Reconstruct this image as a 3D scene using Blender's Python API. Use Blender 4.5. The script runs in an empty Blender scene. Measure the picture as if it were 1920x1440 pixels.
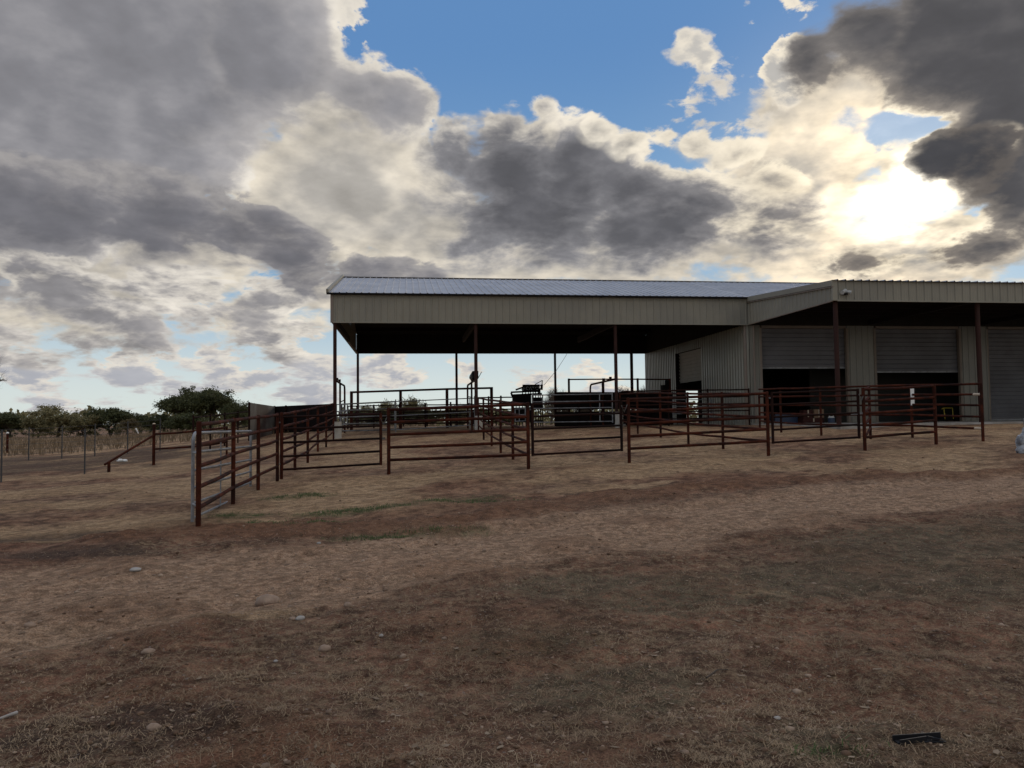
import bpy, bmesh, math, random
from mathutils import Vector, Matrix, noise
random.seed(7)
sc = bpy.context.scene
C = sc.collection

# ---------------------------------------------------------------- camera
# world axes: x along the barn's front, y away into the barn, z up; the photographer stands at x = y = 0
EYE = 1.55
FPX = 1442.0                                   # focal length in pixels of a 1920 x 1440 picture
PSI, PHI, RHO = math.radians(7.631), math.radians(2.739), math.radians(0.648)
F = Vector((math.sin(PSI) * math.cos(PHI), math.cos(PSI) * math.cos(PHI), math.sin(PHI)))
R0 = Vector((math.cos(PSI), -math.sin(PSI), 0)); U0 = R0.cross(F)
RV = R0 * math.cos(RHO) - U0 * math.sin(RHO); UV = U0 * math.cos(RHO) + R0 * math.sin(RHO)
CAM = Vector((0, 0, EYE))
cd = bpy.data.cameras.new('camera'); cam = bpy.data.objects.new('camera', cd); C.objects.link(cam)
cam.matrix_world = Matrix(((RV.x, UV.x, -F.x, 0), (RV.y, UV.y, -F.y, 0), (RV.z, UV.z, -F.z, EYE), (0, 0, 0, 1)))
cd.sensor_width = 36.0; cd.lens = FPX / 1920 * 36.0; cd.clip_start = 0.1; cd.clip_end = 20000
sc.camera = cam

def ray(px, py):
    """direction, with a forward component of one, seen at a pixel of the 1920 x 1440 picture"""
    return F + RV * ((px - 960) / FPX) + UV * ((720 - py) / FPX)

# ---------------------------------------------------------------- light and sky
sc.view_settings.view_transform = 'Standard'; sc.view_settings.look = 'None'
sc.view_settings.exposure = 0.0; sc.view_settings.gamma = 1.0
sc.cycles.max_bounces = 6; sc.cycles.diffuse_bounces = 2; sc.cycles.glossy_bounces = 3
sc.cycles.use_denoising = True
SUN_DIR = ray(1690, 380).normalized()
SUN_EL = math.asin(SUN_DIR.z); SUN_AZ = math.atan2(SUN_DIR.x, SUN_DIR.y)
sd = bpy.data.lights.new('sun', 'SUN'); sun = bpy.data.objects.new('sun', sd); C.objects.link(sun)
sd.energy = 0.6; sd.angle = math.radians(14); sd.color = (1.0, 0.86, 0.68)
sun.rotation_euler = SUN_DIR.to_track_quat('Z', 'Y').to_euler()
sun.location = SUN_DIR * 60

world = bpy.data.worlds.new('World'); sc.world = world; world.use_nodes = True

class NT:
    """small helper to write node trees as expressions"""
    def __init__(s, nt): s.nt = nt; s.l = nt.links
    def n(s, t, **k):
        x = s.nt.nodes.new(t)
        for a, b in k.items(): setattr(x, a, b)
        return x
    def put(s, sock, v):
        if isinstance(v, bpy.types.NodeSocket): s.l.new(v, sock)
        elif v is not None:
            if hasattr(sock.default_value, '__len__') and not hasattr(v, '__len__'): v = (v, v, v)
            if hasattr(sock.default_value, '__len__') and len(sock.default_value) == 4 and len(v) == 3: v = (*v, 1)
            sock.default_value = v
    def m(s, op, a, b=None, c=None, clamp=False):
        x = s.n('ShaderNodeMath', operation=op, use_clamp=clamp)
        s.put(x.inputs[0], a); s.put(x.inputs[1], b); s.put(x.inputs[2], c); return x.outputs[0]
    def v(s, op, a, b=None, sc=None):
        x = s.n('ShaderNodeVectorMath', operation=op)
        s.put(x.inputs[0], a); s.put(x.inputs[1], b)
        if sc is not None: s.put(x.inputs['Scale'], sc)
        return x.outputs['Value'] if op in ('DOT_PRODUCT', 'LENGTH', 'DISTANCE') else x.outputs[0]
    def rng(s, v, a, b, c=0.0, d=1.0, kind='SMOOTHSTEP'):
        x = s.n('ShaderNodeMapRange', interpolation_type=kind, clamp=True)
        for k, q in zip(('Value', 'From Min', 'From Max', 'To Min', 'To Max'), (v, a, b, c, d)): s.put(x.inputs[k], q)
        return x.outputs['Result']
    def noise(s, vec, scale, detail=4.0, rough=0.55, dist=0.0, lac=2.0, dim='3D', kind='FBM'):
        x = s.n('ShaderNodeTexNoise', noise_dimensions=dim, noise_type=kind)
        s.put(x.inputs['Vector'], vec); s.put(x.inputs['Scale'], scale); s.put(x.inputs['Detail'], detail)
        s.put(x.inputs['Roughness'], rough); s.put(x.inputs['Distortion'], dist); s.put(x.inputs['Lacunarity'], lac)
        return x
    def mix(s, f, a, b, kind='MIX'):
        x = s.n('ShaderNodeMix', data_type='RGBA', blend_type=kind)
        s.put(x.inputs[0], f); s.put(x.inputs[6], a); s.put(x.inputs[7], b); return x.outputs[2]
    def ramp(s, f, stops, kind='LINEAR'):
        x = s.n('ShaderNodeValToRGB'); cr = x.color_ramp; cr.interpolation = kind
        while len(cr.elements) < len(stops): cr.elements.new(0.5)
        for e, (p, c) in zip(cr.elements, stops): e.position = p; e.color = (*c, 1) if len(c) == 3 else c
        s.put(x.inputs[0], f); return x.outputs[0]
    def xyz(s, v): x = s.n('ShaderNodeSeparateXYZ'); s.put(x.inputs[0], v); return x.outputs
    def comb(s, a, b, c):
        x = s.n('ShaderNodeCombineXYZ'); s.put(x.inputs[0], a); s.put(x.inputs[1], b); s.put(x.inputs[2], c); return x.outputs[0]

def azel(px, py):
    d = ray(px, py).normalized(); return math.atan2(d.x, d.y), math.asin(d.z)

# cloud banks from the farthest to the nearest: outline blobs (pixel x, y, half width, half height, turn in degrees),
# how dark and in what colour the thick part is, and how far in from the edge it gets there
BANKS = [
    dict(body=(.70, .635, .53), core=(.46, .435, .40), span=1.1, soft=2.8, mod=1.1, rimw=.5, blobs=[   # bright broken cloud behind everything
        (620, 360, 250, 190, 0), (760, 430, 280, 140, 0), (600, 240, 250, 100, 0), (1500, 330, 280, 130, 0), (1610, 190, 190, 110, 0), (1400, 420, 320, 130, 0),
        (1720, 470, 330, 95, 0), (1880, 505, 160, 60, 0), (1250, 500, 260, 70, 0), (1250, 500, 300, 60, 0),
        (950, 485, 700, 110, 0), (1650, 500, 380, 80, 0), (560, 530, 200, 70, 0), (1250, 450, 300, 90, 0), (300, 490, 480, 110, 0), (1460, 200, 120, 80, 0), (100, 590, 400, 80, 0), (480, 590, 170, 80, 0), (590, 560, 80, 70, 0), (330, 560, 200, 60, 0), (560, 600, 90, 40, 0),
        (1000, 300, 120, 110, 0), (1070, 370, 200, 110, 0)],
        holes=[(1590, 216, 30, 10, 0), (1672, 214, 46, 16, 20), (1385, 250, 40, 14, 0), (510, 540, 30, 5, 0), (1900, 548, 60, 8, 10)]),
    dict(body=(.66, .62, .56), core=(.52, .50, .47), span=.4, soft=.8, mod=.4, rimw=.4, amp=1.9, fuzz=.2, blobs=[   # torn wisps in the blue
        (1350, 165, 150, 40, 12), (1290, 190, 80, 34, 20), (1400, 130, 80, 46, 0), (1330, 104, 84, 26, -18), (1432, 40, 26, 64, 20), (1500, 6, 40, 26, 0), (1340, 215, 110, 26, 0), (1455, 120, 60, 60, 0), (650, 40, 46, 60, 30)], holes=[]),
    dict(body=(.60, .58, .57), core=(.42, .43, .47), span=.26, soft=.6, mod=.3, rimw=.30, fuzz=.16, blobs=[     # small cumulus low over the horizon
        (260, 684, 105, 30, 0), (225, 668, 50, 24, 0), (400, 690, 85, 28, 0), (590, 678, 66, 18, 0), (60, 718, 150, 22, 0), (480, 714, 105, 18, 0), (735, 706, 100, 26, -14),
        (715, 672, 60, 10, 0), (1000, 716, 70, 10, 0), (1110, 704, 54, 12, 0), (1150, 742, 160, 9, 0), (200, 750, 240, 12, 0), (560, 742, 150, 12, 0), (20, 690, 100, 12, 0), (860, 700, 50, 11, 0), (330, 730, 60, 10, 0)], holes=[]),
    dict(body=(.43, .41, .405), core=(.238, .236, .256), span=.85, soft=1.1, mod=.9, blobs=[ # the big bank filling the upper left
        (-140, 280, 520, 330, 0), (200, 120, 420, 250, 0), (480, 110, 180, 160, 0), (575, 40, 80, 100, 0), (740, 190, 78, 66, 0), (650, 170, 100, 60, 0), (320, 300, 180, 110, 0), (700, 150, 50, 40, 0)], holes=[]),
    dict(body=(.44, .415, .395), core=(.26, .252, .262), span=.40, soft=1.5, mod=1.1, rim=.9, fuzz=.22, blobs=[   # lumpy flat banks under it
        (60, 530, 230, 50, 0), (360, 560, 150, 46, 0), (500, 560, 80, 46, 0), (180, 640, 480, 30, 0), (500, 634, 140, 32, 0), (200, 590, 260, 30, 0)], holes=[]),
    dict(body=(.26, .25, .262), core=(.160, .159, .177), span=.60, soft=.7, mod=.8, rim=.20, fuzz=.5, blobs=[   # dark sloping underside
        (40, 390, 380, 95, 0), (290, 420, 230, 90, -10), (440, 450, 160, 70, -16), (520, 490, 160, 60, -16), (690, 520, 160, 36, -6)], holes=[]),
    dict(body=(.30, .295, .31), core=(.118, .118, .130), span=.72, soft=.9, mod=.9, r0=-.05, rimw=.36, fuzz=.40, blobs=[  # the heavy cloud in the middle
        (960, 330, 150, 120, 0), (870, 300, 70, 80, -30), (950, 245, 85, 56, 0), (1008, 200, 30, 36, 0), (965, 190, 16, 18, 0), (1085, 285, 80, 72, 0), (1150, 345, 140, 95, -12), (1270, 405, 260, 85, -8),
        (1420, 425, 130, 46, 0), (1000, 405, 260, 105, 0), (900, 455, 190, 44, 0), (1130, 465, 280, 40, 0), (1420, 440, 160, 30, 0), (1060, 350, 130, 110, 0), (1180, 420, 260, 80, 0), (1090, 212, 30, 20, 0)], holes=[]),
    dict(body=(.58, .54, .47), core=(.28, .265, .255), span=.60, soft=1.5, mod=.9, rimw=.40, blobs=[  # sunlit puffs along its shoulder
        (1120, 225, 26, 24, 0), (1180, 255, 30, 30, 0), (1250, 265, 22, 38, 0), (1305, 275, 44, 38, 0), (1370, 300, 60, 44, 0), (1440, 350, 80, 30, 0)], holes=[]),
    dict(body=(.21, .198, .195), core=(.092, .090, .096), span=.55, soft=.7, mod=.9, rimw=.22, fuzz=.30, blobs=[  # the dark mass by the sun
        (1850, 60, 240, 180, 0), (1930, 250, 160, 200, 0), (1850, 300, 90, 75, 0), (1650, 60, 110, 70, -20), (1535, 112, 70, 50, 0),
        (1910, 400, 100, 56, 0), (1860, 455, 150, 26, 0), (1730, 130, 110, 80, -30), (1620, 495, 120, 14, 0)], holes=[]),
    dict(body=(.11, .104, .106), core=(.068, .068, .075), span=.45, soft=.5, mod=.7, rimw=.16, fuzz=.22, blobs=[  # its darkest lobe, edged by the sun
        (1775, 290, 66, 46, 0), (1850, 300, 80, 50, 0)], holes=[]),
]

def build_world():
    t = NT(world.node_tree); t.nt.nodes.clear()
    d = t.v('NORMALIZE', t.n('ShaderNodeTexCoord').outputs['Generated'])
    x, y, z = t.xyz(d)
    ae = t.comb(t.m('ARCTAN2', x, y), t.m('ARCSINE', z), 0.0)
    zz = t.m('ADD', t.m('MAXIMUM', z, -0.05), 0.33)
    P = t.v('DIVIDE', d, t.comb(zz, zz, zz))
    # the same point moved a little towards the sun, for the lit side of every billow
    S = tuple(SUN_DIR / (SUN_DIR.z + 0.33))
    toS = t.v('NORMALIZE', t.v('SUBTRACT', S, P))
    P2 = t.v('ADD', P, t.v('SCALE', toS, sc=0.03))
    warp = t.noise(P, 3.0, 3, .5)
    wv = t.v('SCALE', t.v('SUBTRACT', warp.outputs['Color'], (.5, .5, .5)), sc=0.14)
    aew = t.v('ADD', ae, t.v('SCALE', wv, sc=0.40))
    PAD, UNIT, THR = 42.0, 150.0, 0.24
    def layout(blobs, src=None):
        acc = None
        for (px, py, rx, ry, rot) in blobs:
            rx += PAD; ry += PAD
            a, e = azel(px, py); a1 = azel(px + rx, py)[0]; a0 = azel(px - rx, py)[0]
            e1 = azel(px, py - ry)[1]; e0 = azel(px, py + ry)[1]
            mp = t.n('ShaderNodeMapping', vector_type='TEXTURE')
            mp.inputs['Location'].default_value = (a, e, 0); mp.inputs['Rotation'].default_value = (0, 0, math.radians(rot))
            mp.inputs['Scale'].default_value = ((a1 - a0) / 2, (e1 - e0) / 2, 1)
            t.put(mp.inputs['Vector'], aew if src is None else src)
            gr = t.n('ShaderNodeTexGradient', gradient_type='SPHERICAL'); t.put(gr.inputs[0], mp.outputs[0])
            w = min(rx, ry) / UNIT
            if acc is None: acc = t.m('MULTIPLY', gr.outputs['Fac'], w)
            else: acc = t.m('SMOOTH_MAX', t.m('MULTIPLY', gr.outputs['Fac'], w), acc, 0.10)
        return acc
    # the same place nearer the sun, to tell the lit side of each bank from its shaded underside
    sun_ae = (SUN_AZ, SUN_EL, 0.0)
    aes = t.v('ADD', aew, t.v('SCALE', t.v('NORMALIZE', t.v('ADD', t.v('NORMALIZE', t.v('SUBTRACT', sun_ae, ae)), (0.0, .85, 0.0))), sc=.045))
    pw = t.v('ADD', P, wv)
    fb = t.noise(pw, 5.0, 9, .60).outputs['Fac']
    vo = t.n('ShaderNodeTexVoronoi', feature='F1', voronoi_dimensions='3D'); vo.normalize = True
    for k, q in (('Vector', pw), ('Scale', 9.0), ('Detail', 2.0), ('Roughness', .55), ('Lacunarity', 2.3)): t.put(vo.inputs[k], q)
    edge = t.m('ADD', t.m('MULTIPLY', t.m('SUBTRACT', fb, .5), 1.7), t.m('MULTIPLY', t.m('SUBTRACT', .36, vo.outputs['Distance']), .75))
    edge = t.m('MAXIMUM', edge, -.30)
    r1 = t.noise(P, 5.0, 5, .52).outputs['Fac']; r2 = t.noise(P2, 5.0, 5, .52).outputs['Fac']
    relief = t.m('SUBTRACT', r1, r2)
    soft = t.m('SUBTRACT', t.noise(P, 2.2, 4, .5, .4).outputs['Fac'], .5)
    inner = t.m('SUBTRACT', t.m('MULTIPLY', soft, .55), t.m('ADD', t.m('MULTIPLY', relief, 1.1), t.m('MULTIPLY', t.m('SUBTRACT', fb, .5), .30)))
    # low sun behind the cloud
    cs = t.m('MAXIMUM', t.v('DOT_PRODUCT', d, tuple(SUN_DIR)), 0.0)
    g_wide = t.m('POWER', cs, 9.0); g_mid = t.m('POWER', cs, 70.0); g_core = t.m('POWER', cs, 2200.0)
    rim = t.v('ADD', t.v('SCALE', (.20, .15, .06), sc=g_wide), (.76, .71, .63))
    rim = t.v('ADD', rim, t.v('SCALE', (.20, .15, .06), sc=g_mid))
    # clear air
    sky = t.n('ShaderNodeTexSky', sky_type='NISHITA', sun_disc=False, sun_elevation=SUN_EL, sun_rotation=SUN_AZ, altitude=100, air_density=1.0, dust_density=0.0, ozone_density=3.0)
    air = t.v('MINIMUM', t.v('SCALE', sky.outputs[0], sc=AIR), (.62, .66, .72))
    low_air = t.mix(t.rng(z, .02, .20), (.70, .77, .76), (.26, .45, .66)); low_air = t.mix(t.rng(z, .16, .46), low_air, (.125, .275, .55))
    air = t.mix(.88, air, low_air)
    out = t.v('ADD', air, t.v('SCALE', (.30, .25, .16), sc=g_mid))
    # behind the photographer and overhead: unseen cloud from noise, brightened at the zenith to light the ground
    away = t.rng(t.v('DOT_PRODUCT', d, tuple(F)), 0.78, 0.45)
    back = t.rng(t.noise(P, 1.3, 6, .55).outputs['Fac'], .40, .60)
    out = t.mix(t.m('MULTIPLY', away, back), out, t.mix(t.rng(z, .42, .80), (.62, .56, .48), (1.70, 1.56, 1.38)))
    cover = None
    for b in BANKS:
        D = layout(b['blobs'])
        if b['holes']: D = t.m('SUBTRACT', D, t.m('MULTIPLY', layout(b['holes']), 1.6))
        slope = t.m('SUBTRACT', D, layout(b['blobs'], aes))
        dens = t.m('ADD', t.m('SUBTRACT', D, THR), t.m('MULTIPLY', t.m('MULTIPLY', edge, t.rng(D, 0.02, .22)), b.get('amp', .95)))
        # edges towards the sun are crisp and bright, the far sides fade out grey
        rimf = t.rng(t.m('ADD', slope, t.m('MULTIPLY', relief, .9)), b.get('r0', -.06), .24)
        alpha = t.rng(dens, -0.03, t.rng(rimf, 0.0, 1.0, b.get('fuzz', .34), .09))
        sh = t.m('ADD', t.rng(dens, 0.04, b['span']), t.m('MULTIPLY', inner, b['soft']), clamp=True)
        body = t.mix(sh, b['body'], b['core'])
        body = t.v('ADD', body, t.v('SCALE', t.v('MULTIPLY', b['body'], (.75, .58, .32)), sc=t.m('MULTIPLY', g_mid, t.m('SUBTRACT', 1.0, sh))))
        edgez = t.rng(t.m('ADD', dens, t.m('MULTIPLY', relief, -.5)), b.get('rimw', .34), .02)
        col = t.mix(t.m('MULTIPLY', rimf, t.m('MULTIPLY', edgez, b.get('rim', .95))), body, rim)
        col = t.v('SCALE', col, sc=t.m('ADD', 1.0, t.m('MULTIPLY', inner, -1.0 * b['mod'])))
        out = t.mix(alpha, out, col)
        thin = t.m('SUBTRACT', 1.0, t.m('MULTIPLY', alpha, sh))
        cover = thin if cover is None else t.m('MULTIPLY', cover, thin)
    # the sun itself, burnt out behind thin cloud
    patch = t.rng(t.m('ADD', edge, t.m('MULTIPLY', relief, 1.5)), -.25, .15, .25, 1.25)
    core = t.m('MULTIPLY', patch, t.m('MULTIPLY', t.m('ADD', t.m('MULTIPLY', g_core, 3.8), t.m('MULTIPLY', t.m('POWER', cs, 260.0), .22)), t.m('POWER', cover, 1.5)))
    out = t.v('ADD', out, t.v('SCALE', (1.0, .93, .78), sc=core))
    # the lower half of the sphere is never seen; keep it dull
    out = t.mix(t.rng(z, -0.02, -0.12), out, (.10, .085, .07))
    bg = t.n('ShaderNodeBackground'); t.put(bg.inputs[0], t.v('SCALE', out, sc=1 / 0.1)); bg.inputs[1].default_value = 0.1
    o = t.n('ShaderNodeOutputWorld'); t.l.new(bg.outputs[0], o.inputs[0])
AIR = 0.075
build_world()

# ---------------------------------------------------------------- helpers
def smax(a, b, k):
    h = max(0.0, k - abs(a - b)) / k
    return max(a, b) + h * h * k * 0.25
def smin(a, b, k): return -smax(-a, -b, k)
def sstep(a, b, x):
    t = min(1.0, max(0.0, (x - a) / (b - a))); return t * t * (3 - 2 * t)

def ground(u, v):
    """height of the smooth lie of the land: a graded pad rising to the barn, falling off to the left field"""
    a = 0.041 * (v - 11) + (0.035 if u > -3 else 0.080) * (u + 3)
    a = smin(a, 1.24, 0.35)
    a = smax(a, 0.0, 0.30) - 0.0
    return a * (1 - sstep(52, 95, v))

def foot(px, py):
    """where the view through a pixel of the photograph meets the ground"""
    d = ray(px, py); s = 2.0; step = 0.25
    while s < 400:
        p = CAM + d * s
        if p.z <= ground(p.x, p.y): break
        s += step; step = max(.1, s * .01)
    lo, hi = s - step, s
    for _ in range(30):
        m = (lo + hi) / 2; p = CAM + d * m
        if p.z <= ground(p.x, p.y): hi = m
        else: lo = m
    p = CAM + d * hi
    return Vector((p.x, p.y, ground(p.x, p.y)))
def at_y(px, py, v): d = ray(px, py); return CAM + d * (v / d.y)
def at_x(px, py, u): d = ray(px, py); return CAM + d * (u / d.x)
def at_d(px, py, dd): return CAM + ray(px, py) * dd
def depth(p): return (Vector(p) - CAM).dot(F)
def z_at(px, py, p):
    """height of the pixel row at the distance of plan point p"""
    d = ray(px, py); s = Vector((p[0], p[1])).length / Vector((d.x, d.y)).length
    return EYE + d.z * s
def on_line(px, py, p, q):
    """point of the plan line p q seen in a picture column"""
    d = ray(px, py); ex, ey = q[0] - p[0], q[1] - p[1]
    det = d.x * (-ey) - d.y * (-ex)
    s = (p[0] * (-ey) - p[1] * (-ex)) / det
    return Vector((d.x * s, d.y * s, 0))
def onground(p): return Vector((p[0], p[1], ground(p[0], p[1])))

class MB:
    """collects shapes and links them as ONE mesh object"""
    def __init__(s): s.v = []; s.f = []; s.sm = []
    def add(s, vs, fs, smooth=False):
        o = len(s.v); s.v += [tuple(x) for x in vs]
        s.f += [tuple(i + o for i in f) for f in fs]; s.sm += [smooth] * len(fs); return s
    def box(s, a, b):
        x0, y0, z0 = (min(a[i], b[i]) for i in range(3)); x1, y1, z1 = (max(a[i], b[i]) for i in range(3))
        return s.add([(x0, y0, z0), (x1, y0, z0), (x1, y1, z0), (x0, y1, z0), (x0, y0, z1), (x1, y0, z1), (x1, y1, z1), (x0, y1, z1)],
                     [(3, 2, 1, 0), (4, 5, 6, 7), (0, 1, 5, 4), (1, 2, 6, 5), (2, 3, 7, 6), (3, 0, 4, 7)])
    def beam(s, p, q, w, h, up=(0, 0, 1)):
        p = Vector(p); q = Vector(q); d = (q - p).normalized(); up = Vector(up)
        if abs(d.dot(up)) > .95: up = Vector((0, 1, 0))
        r = d.cross(up).normalized() * w / 2; t = r.cross(d).normalized() * h / 2
        return s.add([p - r - t, p + r - t, p + r + t, p - r + t, q - r - t, q + r - t, q + r + t, q - r + t],
                     [(0, 1, 2, 3), (7, 6, 5, 4), (4, 5, 1, 0), (5, 6, 2, 1), (6, 7, 3, 2), (7, 4, 0, 3)])
    def tube(s, pts, r, seg=10, r2=None):
        pts = [Vector(p) for p in pts]; n = len(pts); vs = []; fs = []
        d0 = (pts[1] - pts[0]).normalized()
        a = Vector((0, 0, 1)) if abs(d0.z) < .9 else Vector((1, 0, 0))
        x = d0.cross(a).normalized()
        for i, p in enumerate(pts):
            d = (pts[min(i + 1, n - 1)] - pts[max(i - 1, 0)]).normalized()
            x = (x - d * x.dot(d)).normalized(); y = d.cross(x)
            rr = r if r2 is None else r + (r2 - r) * i / (n - 1)
            vs += [p + (x * math.cos(2 * math.pi * k / seg) + y * math.sin(2 * math.pi * k / seg)) * rr for k in range(seg)]
        for i in range(n - 1):
            for k in range(seg):
                k2 = (k + 1) % seg; fs.append((i * seg + k, i * seg + k2, (i + 1) * seg + k2, (i + 1) * seg + k))
        s.add(vs, fs, True)
        s.add(vs[:seg], [tuple(range(seg))[::-1]]); s.add(vs[-seg:], [tuple(range(seg))]); return s
    def ball(s, c, r, nu=10, nv=6, sc=(1, 1, 1), jit=0.0, seed=0):
        rn = random.Random(seed); vs = [(c[0], c[1], c[2] + r * sc[2])]; fs = []
        for j in range(1, nv):
            th = math.pi * j / nv
            for i in range(nu):
                ph = 2 * math.pi * i / nu; k = r * (1 + rn.uniform(-jit, jit))
                vs.append((c[0] + k * sc[0] * math.sin(th) * math.cos(ph), c[1] + k * sc[1] * math.sin(th) * math.sin(ph), c[2] + k * sc[2] * math.cos(th)))
        vs.append((c[0], c[1], c[2] - r * sc[2])); L = len(vs) - 1
        for i in range(nu): fs.append((0, 1 + i, 1 + (i + 1) % nu))
        for j in range(nv - 2):
            for i in range(nu):
                a = 1 + j * nu + i; b = 1 + j * nu + (i + 1) % nu; fs.append((a, a + nu, b + nu, b))
        for i in range(nu): fs.append((1 + (nv - 2) * nu + i, L, 1 + (nv - 2) * nu + (i + 1) % nu))
        return s.add(vs, fs, True)
    def ribbed(s, o, du, length, dv, n, pitch=.305, h=.032, thick=.004, phase=0.0, steep=False):
        """trapezoid-ribbed steel sheet: o corner, du unit direction across the ribs, dv vector along the ribs, n outward normal"""
        o, du, dv, n = Vector(o), Vector(du), Vector(dv), Vector(n)
        prof = [(0, 0)]; x = phase
        while x < length:
            for a, b in ((0, 0), (.012, 1), (.150, 1), (.162, 0), (.230, 0)) if steep else ((0, 0), (.020, 1), (.052, 1), (.072, 0), (.145, 0), (.150, .12), (.165, .12), (.170, 0), (.215, 0), (.220, .12), (.235, .12), (.240, 0)):
                xx = x + a * pitch / .305
                if 0.001 < xx < length - .001: prof.append((xx, b * h))
            x += pitch
        prof.append((length, 0)); k = len(prof)
        vs = []
        for q in (0, 1):
            for t in (0, 1):
                for a, b in prof: vs.append(o + du * a + n * (b + (thick if q == 0 else 0)) + dv * t)
        fs = []
        for i in range(k - 1):
            fs.append((i, i + 1, k + i + 1, k + i)); fs.append((2 * k + i, 3 * k + i, 3 * k + i + 1, 2 * k + i + 1))
            fs.append((i + 1, i, 2 * k + i, 2 * k + i + 1)); fs.append((k + i, k + i + 1, 3 * k + i + 1, 3 * k + i))
        fs.append((0, k, 3 * k, 2 * k)); fs.append((k - 1, 3 * k - 1, 4 * k - 1, 2 * k - 1))
        return s.add(vs, fs)
    def build(s, name, mat, parent=None, base=None):
        """link as one object; under a parent the vertices are kept relative to its root"""
        if base is None:
            base = Vector((0, 0, 0)); p = parent
            while p is not None: base = base + p.location; p = p.parent
        m = bpy.data.meshes.new(name)
        m.from_pydata([(a - base.x, b - base.y, c - base.z) for a, b, c in s.v], [], s.f)
        m.polygons.foreach_set('use_smooth', s.sm); m.update()
        m.materials.append(mat)
        o = bpy.data.objects.new(name, m); C.objects.link(o)
        if parent is not None: o.parent = parent
        else: o.location = base
        return o

def tag(o, label=None, cat=None, group=None, kind=None):
    if label: o['label'] = label
    if cat: o['category'] = cat
    if group: o['group'] = group
    if kind: o['kind'] = kind
    return o
def thing(name, label, cat, loc, group=None):
    o = bpy.data.objects.new(name, None); C.objects.link(o); o.location = Vector(loc); o.empty_display_size = .2
    return tag(o, label, cat, group)
def copy_tree(o, parent=None):
    c = o.copy(); C.objects.link(c); c.parent = parent
    for ch in list(o.children): copy_tree(ch, c)
    return c

# ---------------------------------------------------------------- materials
def material(name, base, rough=.7, metal=0.0, var=.15, scale=3.0, detail=6, base2=None, mix=(.42, .62), bump=0.0, bscale=40.0, coord='Object', spec=.3, stretch=None):
    m = bpy.data.materials.new(name); m.use_nodes = True; t = NT(m.node_tree)
    b = m.node_tree.nodes['Principled BSDF']
    g = t.n('ShaderNodeTexCoord').outputs[coord] if coord != 'World' else t.n('ShaderNodeNewGeometry').outputs['Position']
    if stretch: g = t.v('MULTIPLY', g, stretch)
    nz = t.noise(g, scale, detail, .6).outputs['Fac']
    col = t.mix(t.rng(nz, .3, .7, 0, 1, 'LINEAR'), tuple(c * (1 - var) for c in base), tuple(min(1, c * (1 + var)) for c in base))
    if base2:
        n2 = t.noise(g, scale * .37, 8, .65, .4).outputs['Fac']
        col = t.mix(t.rng(n2, *mix), col, base2)
    t.put(b.inputs['Base Color'], col); b.inputs['Roughness'].default_value = rough; b.inputs['Metallic'].default_value = metal
    b.inputs['Specular IOR Level'].default_value = spec
    if bump:
        bp = t.n('ShaderNodeBump'); bp.inputs['Strength'].default_value = bump; bp.inputs['Distance'].default_value = .01
        t.put(bp.inputs['Height'], t.noise(g, bscale, 6, .6).outputs['Fac']); t.put(b.inputs['Normal'], bp.outputs[0])
    return m
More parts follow.
